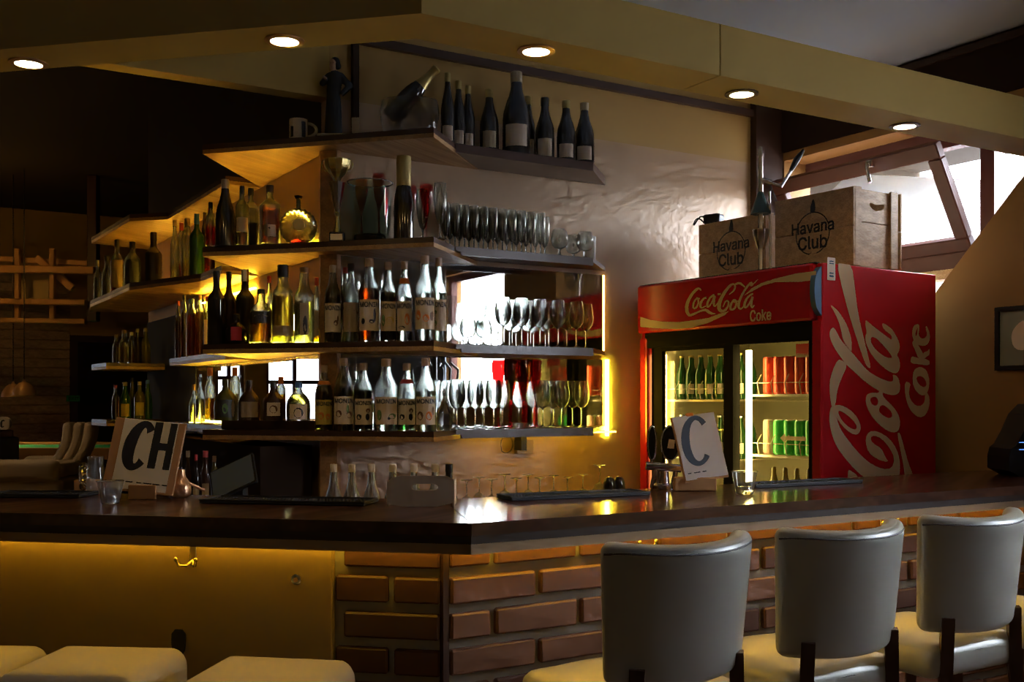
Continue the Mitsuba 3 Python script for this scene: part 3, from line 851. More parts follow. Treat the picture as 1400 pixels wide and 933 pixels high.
bottle(467, None, 0, z3, 18, 366, 'syrup', 'bottle_glass', 'half-hidden clear syrup bottle with red cap behind the cat label', 'clear', .5, 'cap_red', name='syrup_bottle', capz=0.08, at=on_line(473, np.array([0, 1.0]), -0.040))
# third shelf, left of the post: spirits
bottle(296, 'corner', .05, z3, 24, 371, 'bordeaux', 'dark_glass', 'tall black bottle at the left end of the third corner shelf', None, lab=None, capz=.08)
bottle(313, 'corner', .13, z3, 18, 372, 'bordeaux', 'coffee_glass', 'slim dark brown bottle behind the tall black one, third shelf', capz=.12)
bottle(335, 'corner', .14, z3, 25, 369, 'bordeaux', 'dark_glass', 'dark bottle with a silver grey neck foil, third shelf', cap='steel', capz=.16)
bottle(323, 'corner', .04, z3, 29, 430, 'round', 'dark_glass', 'squat round black bottle with a dark red emblem, front of the third shelf', lab=('label_red', .10, .55, .5), capz=.12)
bottle(357, 'corner', .04, z3, 31, 396, 'rum', G, 'round-shouldered amber bottle with a wide black label, third shelf', 'amber', .58, 'black_plastic', ('label_dark', .36, .58, .9), pic=[('label_tan', 0, .6, .7, .1)], capz=.08)
bottle(368, 'corner', .16, z3, 15, 378, 'whisky', G, 'clear bottle with a bright red cap behind the black-labelled amber one', 'clear', .6, 'cap_red', capz=.10)
bottle(387, 'corner', .05, z3, 29, 363, 'vodka', G, 'tall clear bottle with black cap and a grey band near its base', 'yellow', .60, 'black_plastic', ('label_tan', .09, .22, 1.25), capz=.16)
bottle(416, 'corner', .06, z3, 27, 366, 'vodka', G, 'clear bottle with a dark narrow label, beside the post on the third shelf', 'pale', .55, 'cork', ('label_tan', .10, .52, .45), pic=[('label_dark', .2, .3, .5, .3)], capz=.07)
bottle(433, 'corner', .13, z3, 12, 380, 'small', G, 'slim clear bottle with red cap squeezed beside the wooden post', 'amber', .5, 'cap_red', ('label_white', .12, .5, .7), capz=.13)
# third level, narrow shelf on the left
for i, (px, o, w, top, liq, cap_, lb) in enumerate([(244, .05, 9, 412, 'amber', 'cap_red', 'leftmost slim amber bottle on the narrow third shelf'), (252, .06, 9, 404, 'amber', 'black_plastic', 'slim amber bottle with a dark thin neck, narrow third shelf'),
                                                   (262, .04, 15, 409, 'pink', 'cap_blue', 'clear orange-lit bottle with dark blue cap, narrow third shelf'), (273, .07, 11, 404, 'amber', 'cork', 'amber bottle with a cork, narrow third shelf'), (284, .07, 12, 406, 'yellow', 'cap_red', 'bottle in a pale box label at the right of the narrow third shelf')]):
    bottle(px, 'left', o, z3, w, top, 'tall', G, lb, liq, .72, cap_, None if i != 4 else ('label_cream', .05, .6, .9), capz=.08)
# second shelf
bottle(308, 'corner', .03, z2, 26, 246, 'champagne', 'dark_glass', 'big black champagne bottle at the left end of the second corner shelf', cap='label_tan', capz=.14)
bottle(288, 'corner', .03, z2, 13, 277, 'small', G, 'small bottle of bright red liqueur at the left tip of the second shelf', 'red', .45, 'black_plastic', capz=.14)
bottle(331, 'corner', .035, z2, 18, 255, 'whisky', G, 'clear bottle with a white label and brown rest, right of the black champagne', 'rum', .2, 'black_plastic', ('label_white', .22, .46, .95), capz=.14)
bottle(343, 'corner', .14, z2, 21, 258, 'whisky', G, 'clear square bottle with black cap, half full of dark liquid', 'cola', .42, 'black_plastic', square=True, capz=.12)
bottle(369, 'corner', .04, z2, 27, 254, 'whisky', G, 'square bottle of red-brown whisky with a white label and dark stopper', 'rum', .60, 'post_wood', ('label_white', .12, .32, .62), pic=[('ink', -.1, .7, .2, .07)], capz=.12, square=True)
# round decanter with medallion
x, y, d = spot(408, 'corner', .06)
k = thing('decanter', 'round fluted clear decanter with a dark medallion, on the second shelf by the post', 'decanter')
R = 25.5 / FOC * d
ang = math.atan2(CAM[1] - y, CAM[0] - x)
out = np.array([math.cos(ang), math.sin(ang), 0])
side = np.array([-out[1], out[0], 0])
body = trimesh.creation.icosphere(4, 1.0)
v = body.vertices.copy()
aa = np.arctan2(v[:, 2], v[:, 0])
v *= (1 + 0.035 * np.sin(aa * 22) * np.clip(np.hypot(v[:, 0], v[:, 2]) - 0.35, 0, 1))[:, None]
v = v * [R, R * 0.5, R]
v[:, 2] = np.maximum(v[:, 2], -R * 0.93)
body.vertices = v
cz = z2 + R * 0.93 + 0.0006
obj('body', xform(body, [x, y, cz], side, out, [0, 0, 1]), 'solid_glass', k, smooth=True)
obj('neck', lathe([(0.012, cz + R * 0.98), (0.010, cz + R * 1.08), (0.010, cz + R * 1.5), (0.013, cz + R * 1.52)], 16, x, y), 'olive_glass', k, smooth=30)
obj('stopper', lathe([(0, cz + R * 1.50), (0.013, cz + R * 1.52), (0.020, cz + R * 1.66), (0.010, cz + R * 1.70), (0, cz + R * 1.70)], 16, x, y), 'dark_glass', k, smooth=30)
obj('medallion', xform(lathe([(0.030, 0), (0.030, 0.004), (0.026, 0.007), (0, 0.008)], 24), [x + out[0] * R * 0.52, y + out[1] * R * 0.52, cz + 0.005], side, [0, 0, 1], out), 'foil_gold', k, smooth=30)
obj('liquid', lathe([(0, cz - R * 0.85), (R * 0.3, cz - R * 0.85), (R * 0.34, cz - R * 0.70), (0, cz - R * 0.70)], 20, x, y), 'liquid_red', k, smooth=30)
# left narrow second shelf
for px, o, w, top, kind, gl, liq, cap_, lb in [(239, .05, 12, 298, 'small', G, 'clear', 'cork', 'clear bottle with a brown stopper at the left of the narrow second shelf'), (256, .05, 15, 299, 'tall', G, 'yellow', 'cork', 'tall clear bottle with a yellow rest on the narrow second shelf'),
                                               (248, .10, 11, 305, 'tall', G, 'red', 'cap_red', 'slim bottle with a red rest behind the yellow one'), (269, .05, 19, 293, 'whisky', 'green_glass', None, 'cap_blue', 'dark green square bottle with a broad dark cap on the narrow second shelf'), (280, .14, 9, 288, 'tall', 'dark_glass', None, 'post_wood', 'slim black bottle behind the green one on the second level'),
                                               (287, .12, 13, 285, 'small', G, 'red', 'cap_red', 'bottle glowing red just below the left tip of the second corner shelf')]:
    bottle(px, 'left', o, z2, w, top, kind, gl, lb, liq, .35 if liq else .7, cap_, capz=.12 if px != 269 else .16)
# far end shelves
for px, o, w, top, kind, gl, liq, cap_, lab_, lb in [(134, .10, 12, 356, 'small', G, 'clear', 'steel', None, 'sparkling clear bottle at the far left tip of the end shelf'), (146, .08, 13, 350, 'vodka', G, 'clear', 'black_plastic', None, 'clear bottle second from the left on the end shelf'),
                                                   (160, .05, 18, 328, 'rum', G, 'rum', 'black_plastic', ('label_tan', .12, .62, .85), 'stout bottle with a tan label and ribbed black stopper, end shelf'), (181, .05, 22, 331, 'rum', G, 'cola', 'black_plastic', ('label_dark', .12, .56, .8), 'broad-shouldered bottle with a dark square label, end shelf'),
                                                   (210, .20, 22, 318, 'bordeaux', 'dark_glass', None, 'dark_glass', None, 'black wine bottle alone on the end shelf in front of the lit wall')]:
    bottle(px, 'end', o, z2, w, top, kind, gl, lb, liq, .6, cap_, lab_, capz=.14)
for i, (px, o, w, top, kind, gl, liq, cap_) in enumerate([(159, .08, 10, 458, 'vodka', G, 'amber', 'cork'), (170, .06, 13, 452, 'vodka', G, 'yellow', 'cork'), (180, .09, 9, 455, 'tall', G, 'red', 'label_white'), (188, .06, 11, 450, 'bordeaux', 'dark_glass', None, 'label_tan'), (199, .15, 13, 449, 'wine', 'olive_glass', None, 'foil_gold')]):
    bottle(px, 'far', o, z3, w, top, kind, gl, ['amber', 'pale golden', 'red-based', 'black', 'olive green'][i] + ' bottle on the end shelf under the black wine bottle', liq, .55, cap_, capz=.1)
for i, (px, o, w, top, kind, gl, liq, cap_, lab_) in enumerate([(158, .08, 10, 527, 'small', G, 'rum', 'cap_red', None), (171, .06, 15, 523, 'wine', 'green_glass', None, 'foil_gold', ('label_yellow', .08, .42, .8)), (181, .19, 11, 517, 'wine', 'olive_glass', None, 'black_plastic', None), (191, .06, 15, 522, 'rum', 'olive_glass', None, 'foil_gold', ('label_yellow', .1, .45, .8)), (202, .17, 12, 520, 'wine', 'green_glass', None, 'cap_blue', None)]):
    bottle(px, 'far', o, z4, w, top, kind, gl, ['small rum-brown bottle', 'green bottle with yellow label', 'slim olive bottle with black cap', 'stout olive bottle with yellow label', 'green bottle with blue cap'][i] + ' on the lowest end shelf above the CH card', liq, .55, cap_, lab_, capz=.1)
# lowest shelf left: rums on the riser
zr = TOP[4] + 0.045
for px, o, w, top, kind, gl, liq, fill, cap_, lab_, pic_, lb in [
    (265, .06, 13, 526, 'squat', G, 'amber', .5, 'cork', None, None, 'small faceted amber bottle, leftmost of the lowest level before the lit mirror'), (274, .07, 13, 512, 'squat', G, 'yellow', .5, 'solid_glass', None, None, 'faceted clear bottle with glass stopper left of the rum bottles on the lowest level'),
    (287, .04, 14, 503, 'vodka', G, 'amber', .42, 'label_orange', None, None, 'amber bottle with an orange-lit neck left of the olive rum bottle'),
    (309, .02, 32, 519, 'squat', 'olive_glass', None, 0, 'olive_glass', ('label_dark', .08, .50, .80), [('label_green', -.1, .5, .3, .3), ('label_tan', .75, .5, .2, .5)], 'squat olive green rum bottle with a dark label'),
    (321, .125, 13, 503, 'tall', G, 'clear', .5, 'label_orange', None, None, 'tall clear bottle with orange neck behind the olive rum bottle'),
    (341, .03, 29, 520, 'squat', 'coffee_glass', None, 0, 'label_dark', ('label_tan', .08, .46, .85), None, 'dark brown rum bottle with a grey-brown label, second on the step'),
    (374, .03, 30, 522, 'squat', 'coffee_glass', None, 0, 'label_dark', ('label_white', .12, .46, .62), [('ink_brown', 0, .5, .6, .3)], 'dark rum bottle with a white octagonal label and an orange side tab'),
    (408, .03, 31, 522, 'squat', G, 'clear', .66, 'cap_blue', ('label_white', .04, .42, .85), [('ink', 0, .42, .5, .36), ('label_white', 0, .45, .3, .22), ('ink', 0, .92, .7, .05)], 'clear white rum bottle with a white and blue label, brightly lit by the post'),
    (384, .135, 13, 516, 'tall', G, 'amber', .6, 'label_orange', None, None, 'amber bottle with orange cap behind the dark rum bottle')]:
    bottle(px, 'left' if px < 280 else 'corner', o, z4 if px < 280 else zr, w, top, kind, gl, lb, liq, fill, cap_, lab_, None, pic_, capz=.16)
# top shelf: wine and champagne
for px, o, w, top, kind, lab_, lb, cp in [(612, .04, 19, 100, 'champagne', None, 'tall dark wine bottle with red and gold neck, leftmost of the top shelf row', 'foil_gold'), (627, .08, 19, 111, 'champagne', None, 'dark bottle with gold foil, second of the top shelf row', 'foil_gold'), (640, .10, 19, 118, 'champagne', None, 'dark bottle with gold foil, third of the top shelf row', 'foil_gold'),
                                         (669, .10, 26, 123, 'champagne', ('label_tan', .06, .32, .75), 'dark champagne bottle left of the magnum on the top shelf', 'foil_gold'), (706, .07, 38, 99, 'champagne', ('label_white', .08, .34, .85), 'large magnum bottle with a big cream label on the top shelf', 'label_tan'),
                                         (722, .20, 22, 132, 'champagne', ('label_white', .06, .34, .8), 'dark bottle half hidden behind the magnum', 'foil_gold'), (745, .09, 26, 134, 'champagne', ('label_white', .04, .32, .8), 'dark bottle with a tall cream label right of the magnum', 'dark_glass'),
                                         (774, .07, 26, 138, 'champagne', ('label_white', .05, .27, .8), 'dark bottle with a striped cream label, second from right on the top shelf', 'foil_gold'), (799, .07, 27, 141, 'champagne', ('label_white', .05, .27, .8), 'dark bottle with cream label at the right end of the top shelf', 'label_tan')]:
    if px < 650:
        lab_ = ('label_white', .03, .24, .8)
    bottle(px, 'side', o, z1, w, top, kind, 'dark_glass', lb, None, 0, cp, lab_, name='wine_bottle', capz=.13)


# ---------------------------------------------------------------- drinking glasses
def glass_parts(kind):
    if kind == 'wine':
        bowl = smooth_prof([(0.004, 0.088), (0.020, 0.094), (0.036, 0.118), (0.040, 0.150), (0.036, 0.185), (0.030, 0.212)], 2)
        stem = smooth_prof([(0, 0), (0.034, 0.0), (0.034, 0.003), (0.010, 0.007), (0.0042, 0.014), (0.0038, 0.050), (0.0042, 0.082), (0.008, 0.090)], 2)
    elif kind == 'flute':
        bowl = smooth_prof([(0.004, 0.055), (0.012, 0.065), (0.021, 0.105), (0.024, 0.150), (0.021, 0.200)], 2)
        stem = smooth_prof([(0, 0), (0.026, 0.0), (0.026, 0.003), (0.007, 0.006), (0.0035, 0.015), (0.0035, 0.050), (0.006, 0.057)], 2)
    elif kind == 'tulip':
        bowl = smooth_prof([(0.004, 0.085), (0.010, 0.100), (0.026, 0.150), (0.031, 0.185), (0.029, 0.215)], 2)
        stem = smooth_prof([(0, 0), (0.030, 0.0), (0.030, 0.003), (0.008, 0.006), (0.004, 0.015), (0.0036, 0.080), (0.006, 0.088)], 2)
    elif kind == 'balloon':
        bowl = smooth_prof([(0.004, 0.035), (0.030, 0.042), (0.042, 0.075), (0.038, 0.105), (0.030, 0.125)], 2)
        stem = smooth_prof([(0, 0), (0.033, 0.0), (0.033, 0.003), (0.008, 0.007), (0.005, 0.016), (0.006, 0.036)], 2)
    stem = np.vstack([stem, [[0, stem[-1][1] + 0.001]]])
    if kind in THICK:
        inner = np.stack([np.maximum(bowl[:, 0] - 0.0014, 0.0005), bowl[:, 1] + 0.0006], 1)[::-1]
        bowl = np.vstack([[[0, bowl[0][1]]], bowl, inner, [[0, inner[-1][1]]]])
    return lathe(bowl, 26), lathe(stem, 18)


PARTS = {}
THICK = ('wine', 'balloon', 'flute')


def glass(x, y, z, kind, label, group, s=1.0, down=False, tint='thin_glass', name=None):
    if kind not in PARTS:
        b, st = glass_parts(kind)
        PARTS[kind] = b, st
        PARTS[kind, 'ply'] = {}
    b, st = PARTS[kind]
    d = PARTS[kind, 'ply']
    for nm, m, mt in (('bowl', b, 'solid_glass' if kind in THICK else tint), ('stem', st, 'solid_glass' if tint == 'thin_glass' else 'liquid_red')):
        if (nm, mt) not in d:
            d[nm, mt] = mikit.ply(m, mt, smooth=30)
    k = thing(name or {'wine': 'wine_glass', 'flute': 'champagne_flute', 'tulip': 'tulip_glass', 'balloon': 'brandy_glass'}[kind], label, 'glass', group)
    sx, sz = s if isinstance(s, tuple) else (s, s)
    t = T().translate([x, y, z + 0.0006]).scale([sx, sx, sz])
    if down:
        t = T().translate([x, y, z + b.bounds[1][2] * sz + 0.0006]).scale([sx, sx, -sz])
    scene[fresh('bowl', k)] = {**d['bowl', 'solid_glass' if kind in THICK else tint], 'to_world': t}
    scene[fresh('stem', k)] = {**d['stem', 'solid_glass' if tint == 'thin_glass' else 'liquid_red'], 'to_world': t}


ORD = ['first', 'second', 'third', 'fourth', 'fifth', 'sixth', 'seventh', 'eighth', 'ninth', 'tenth', 'eleventh', 'twelfth']


def row(pxs, o, z, kind, what, group, s, **kw):
    for i, px in enumerate(pxs):
        x, y, d = spot(px, 'side', o)
        glass(x, y, z, kind, f'{ORD[i]} from the left of the {what}', group, s, **kw)


row([625, 650, 675, 742, 768, 795], .055, z4, 'wine', 'front row of wine glasses on the lowest glass shelf', 'wine glasses on the lowest glass shelf', (1.03, 1.13))
row([637, 662, 687, 757, 783], .16, z4, 'wine', 'back row of wine glasses on the lowest glass shelf', 'wine glasses on the lowest glass shelf', (1.03, 1.13))
row([697, 715, 733], .205, z4, 'tulip', 'three tall dark red tulip glasses before the lower mirror', 'red tulip glasses before the lower mirror', (1.05, 1.62), tint='red_glass')
row([688, 713, 738, 763, 788], .055, z3, 'wine', 'front row of wine glasses on the third shelf', 'wine glasses on the third shelf', (1.03, 1.13))
row([700, 725, 750, 775, 801], .16, z3, 'wine', 'back row of wine glasses on the third shelf', 'wine glasses on the third shelf', (1.03, 1.13))
row([640, 661], .06, z3, 'balloon', 'two front brandy glasses on the third shelf', 'brandy glasses on the third shelf', 1.0)
row([652], .17, z3, 'balloon', 'brandy glasses in the back on the third shelf', 'brandy glasses on the third shelf', 1.0)
for j, o in enumerate((.10, .19)):
    for i in range(11):
        px = 609 + 13.0 * i + (6 if j else 0)
        x, y, d = spot(px, 'side', o)
        glass(x, y, z2, 'flute', f'{ORD[i]} from the left of the {["front", "back"][j]} row of flutes, second shelf', 'champagne flutes on the second shelf', 1.10)
for i, (px, o) in enumerate([(602, .09), (578, .21)]):
    x, y, d = spot(px, 'corner', o)
    glass(x, y, z2, 'flute', f'clear champagne flute {["just right of", "behind"][i]} the second red tulip glass, second shelf', 'flutes beside the red glasses', 1.3)
for px, top, o, lb in ((561, 255, .15, 'dark red tulip glass just right of the champagne bottle'), (583, 253, .05, 'dark red tulip glass second right of the champagne bottle')):
    x, y, d = spot(px, 'corner', o)
    glass(x, y, z2, 'tulip', lb, None, (1.0, (zof(top, d) - z2) / 0.215), tint='red_glass')
bx_, by_, bd_ = spot(506, 'corner', .125)
for s_, top, lb in ((-0.040, 247, 'dark red tulip glass standing in the left of the champagne bucket'), (0.042, 238, 'dark red tulip glass standing in the right of the champagne bucket')):
    glass(bx_ + RGT[0] * s_, by_ + RGT[1] * s_, z2 + 0.0405, 'tulip', lb, None, (1.0, (zof(top, bd_) - z2 - 0.0405) / 0.215), tint='red_glass')
row([765, 800], .06, z2, 'balloon', 'front brandy glasses, second shelf', 'brandy glasses on the second shelf', 1.1)
row([784], .175, z2, 'balloon', 'back brandy glasses, second shelf', 'brandy glasses on the second shelf', 1.1)
x, y, d = spot(812, 'side', .16)
solo('tumbler', cat(lathe([(0.034, 0.003), (0.036, 0.135)], 20, x - 0.03, y, z2), lathe([(0, 0.0005), (0.034, 0.0005), (0.034, 0.012), (0, 0.012)], 20, x - 0.03, y, z2)), 'thin_glass', 'straight tall tumbler at the very right end of the second shelf', 'glass', smooth=30)
# crystal decanter and carafe
x, y, d = spot(607, 'corner', .10)
k = thing('crystal_decanter', 'cut crystal decanter with a pointed stopper right of the last syrup on the lowest shelf', 'decanter')
dm = lathe([(0, 0), (0.030, 0.0), (0.040, 0.03), (0.034, 0.08), (0.014, 0.125), (0.012, 0.135), (0, 0.135)], 9, x, y, z4 + 0.0006)
obj('body', dm, 'solid_glass', k)
obj('stopper', lathe([(0, 0.136), (0.007, 0.136), (0.004, 0.16), (0.010, 0.175), (0.0, 0.20)], 8, x, y, z4), 'solid_glass', k)
x, y, d = on_line(617, np.array([1.0, -1.0]), 0.80 - 0.10)
k = thing('carafe', 'clear swan-necked wine decanter at the left of the glasses on the third shelf', 'decanter')
obj('body', lathe(smooth_prof([(0.03, 0.001), (0.07, 0.004), (0.075, 0.03), (0.045, 0.07), (0.020, 0.10), (0.016, 0.17), (0.026, 0.245)], 2), 24, x, y, z3), 'thin_glass', k, smooth=30)
obj('base', lathe([(0, 0.0006), (0.05, 0.0006), (0.05, 0.008), (0, 0.010)], 20, x, y, z3), 'solid_glass', k, smooth=30)
x, y, d = spot(714, 'side', .035)
k = thing('ashtray', 'shallow clear glass dish in front of the red glasses on the lowest shelf', 'dish')
obj('dish', lathe([(0, 0.001), (0.035, 0.001), (0.043, 0.028), (0.040, 0.028), (0.034, 0.007), (0, 0.006)], 24, x, y + 0.02, z4), 'thin_glass', k, smooth=30)
# inverted glasses drying on the back counter
for i, (px, yy, s_) in enumerate([(638, -.42, 1.0), (655, -.30, 1.0), (672, -.44, 1.0), (690, -.30, 1.05), (706, -.44, 1.0), (722, -.28, 1.0), (738, -.44, .98), (757, -.30, .96), (776, -.42, .95), (797, -.30, .95)]):
    x, y, d = on_line(px, np.array([0, 1.0]), yy)
    glass(x, y, 0.90, 'wine', f'{ORD[i]} from the left of the upside-down wine glasses on the work counter', 'upside-down glasses on the work counter', s_ * 0.85, True)
x, y, d = on_line(820, np.array([0, 1.0]), -0.35)
glass(x, y, 0.90, 'wine', 'upside-down glass with a thick stem at the right end of the work counter', None, 1.04, True, name='wine_glass')
for px, lb in ((833, 'dark round jug beside the right-hand upside-down glass'), (846, 'dark rounded scoop at the right end of the work counter')):
    x, y, d = on_line(px, np.array([0, 1.0]), -0.47)
    solo('small_pot', lathe(smooth_prof([(0, 0.0006), (0.03, 0.0006), (0.034, 0.13), (0.02, 0.165), (0, 0.17)], 2), 16, x, y, 0.90), 'dark_glass', lb, 'pot', smooth=30)

# ---------------------------------------------------------------- drinks cooler
FA = math.radians(2.9)
FO = np.array([1.877, -1.307])
E2, E1 = np.array([math.cos(FA), math.sin(FA)]), np.array([-math.sin(FA), math.cos(FA)])
FT = T().translate([FO[0], FO[1], 0]).rotate([0, 0, 1], math.degrees(FA))      # local x = depth, y = along the front, away from the camera
FW, FDEP, FZ = 1.255, 0.853, 2.078


def fr(name, mesh, m, parent, **kw):
    return obj(name, mesh, m, parent, to=FT, **kw)


ck = thing('drinks_cooler', 'tall red two-door drinks cooler with white script lettering, at the end of the bar', 'cooler')
fr('side_panel', box(0.0, FDEP, 0.0, 0.035, 0.0, FZ, 0.004), 'cooler_red', ck)
fr('side_panel', box(0.0, FDEP, FW - 0.035, FW, 0.0, FZ, 0.004), 'cooler_red', ck)
fr('back_panel', box(FDEP - 0.05, FDEP - 0.002, 0.035, FW - 0.035, 0.3, FZ - 0.05), 'cooler_white', ck)
fr('top_panel', box(0.02, FDEP - 0.002, 0.036, FW - 0.036, 1.80, FZ - 0.002), 'cooler_white', ck)
fr('base', box(0.02, FDEP - 0.002, 0.036, FW - 0.036, 0.0, 0.35), 'black_plastic', ck)
for a, b in ((0.036, 0.050), (FW - 0.050, FW - 0.036)):
    fr('inner_wall', box(0.08, FDEP - 0.052, a, b, 0.36, 1.79), 'cooler_white', ck)
fr('header', box(-0.035, 0.018, 0.035, FW, 1.817, FZ, 0.01), 'cooler_red', ck)
fr('header_trim', box(-0.012, 0.018, 0.03, FW, FZ - 0.001, FZ + 0.006, 0.002), 'black_plastic', ck)
capp = Polygon(chaikin([(0.03, 1.815), (-0.035, 1.86), (-0.052, 1.95), (-0.035, 2.04), (0.03, FZ)], 2))
fr('header_cap', xform(prism(capp, 0, 0.028), [0, 0.034, 0], [1, 0, 0], [0, 0, 1], [0, -1, 0]), 'cooler_blue', ck)
fr('front_frame', box(-0.006, 0.05, 0.036, FW - 0.036, 1.735, 1.815), 'frame_black', ck)
fr('front_frame', box(-0.006, 0.05, 0.036, FW - 0.036, 0.35, 0.42), 'frame_black', ck)
fr('corner_strip', box(-0.012, 0.0, 0.0, 0.052, 0.0, 1.815, 0.003), 'cooler_red', ck)
fr('corner_strip', box(-0.012, 0.0, FW - 0.055, FW, 0.0, 1.79, 0.01), 'cooler_red', ck)


def door(y0, y1, x, fa, fb, ht):
    k = fr('door', cat(box(x, x + 0.025, y0, y0 + fa, 0.42, 1.735), box(x, x + 0.025, y1 - fb, y1, 0.42, 1.735), box(x, x + 0.025, y0 + fa, y1 - fb, ht, 1.735), box(x, x + 0.025, y0 + fa, y1 - fb, 0.42, 0.47)), 'frame_black', ck)
    fr('pane', sheet_yz(x + 0.012, y0 + fa - 0.004, y1 - fb + 0.004, 0.46, ht + 0.004), 'pane', k)


door(0.053, 0.615, -0.004, 0.024, 0.058, 1.725)
door(0.600, FW - 0.057, 0.024, 0.05, 0.085, 1.715)
fr('mullion', box(0.06, 0.09, 0.60, 0.64, 0.36, 1.79), 'frame_black', ck)
for yy in (0.535, 1.165):
    fr('tube_light', lathe([(0, 0.62), (0.017, 0.62), (0.017, 1.70), (0, 1.70)], 12, 0.085, yy), None, ck, emit=TUBE if yy < 1 else tuple(v * 0.5 for v in TUBE))
RZ1, RZ2 = [1.478, 1.175, 0.87], [1.452, 1.14, 0.83]
for lo, hi, zs in ((0.055, 0.595, RZ1), (0.645, FW - 0.055, RZ2)):
    for z in zs:
        wires = [box(0.13, 0.135, lo, hi, z - 0.012, z, 0), box(0.13, 0.134, lo, hi, z + 0.055, z + 0.059), box(0.70, 0.705, lo, hi, z - 0.012, z)]
        n = int((hi - lo) / 0.024)
        wires += [box(0.13, 0.70, lo + (hi - lo) * i / n - 0.0015, lo + (hi - lo) * i / n + 0.0015, z - 0.004, z) for i in range(n + 1)]
        k = fr('rack', cat(*wires), 'rack_white', ck)
        for i in range(1, 6):
            yy = lo + (hi - lo) * i / 6
            fr('divider', tube([[0.128, yy, z - 0.004], [0.126, yy + 0.012, z + 0.058], [0.16, yy + 0.015, z + 0.10]], 0.0028, 5), 'rack_white', k)
fr('price_card', box(0.118, 0.121, 0.10, 0.26, 1.665, 1.72), 'label_red', ck)
fr('price_card', box(0.118, 0.121, 0.10, 0.26, 1.655, 1.675), 'label_tan', ck)
fr('arrow_label', xform(prism([(0, 0.018), (0.03, 0.04), (0.03, 0.028), (0.16, 0.028), (0.16, 0.008), (0.03, 0.008), (0.03, -0.004)], 0, 0.002), [0.12, 0.36, 1.245], [0, -1, 0], [0, 0, 1], [-1, 0, 0]), 'label_tan', ck)
# lettering: outlines in a face's own plane
UP = lambda X, Y: (1110 + X / 5.49, 340 + Y / 5.49)
LO = lambda X, Y: (1110 + X / 5.49, 500 + Y / 5.49)


def side_uv(px, py):
    n = np.array([-E2[1], E2[0]])
    x, y, d = on_line(px, n, np.dot(n, FO))
    return float(np.dot(np.array([x, y]) - FO, E2)), float(zof(py, d))


def decal(fn, pts, holes=(), k=2):
    o = chaikin([side_uv(*fn(*p)) for p in pts], k)
    hs = [chaikin([side_uv(*fn(*p)) for p in h], 2) for h in holes]
    p = Polygon(o, hs).buffer(0)
    p = p if p.geom_type == 'Polygon' else max(p.geoms, key=lambda g_: g_.area)
    return xform(trimesh.creation.extrude_polygon(p, 0.0012, engine='earcut'), [0, 0.0, 0], [1, 0, 0], [0, 0, 1], [0, -1, 0])


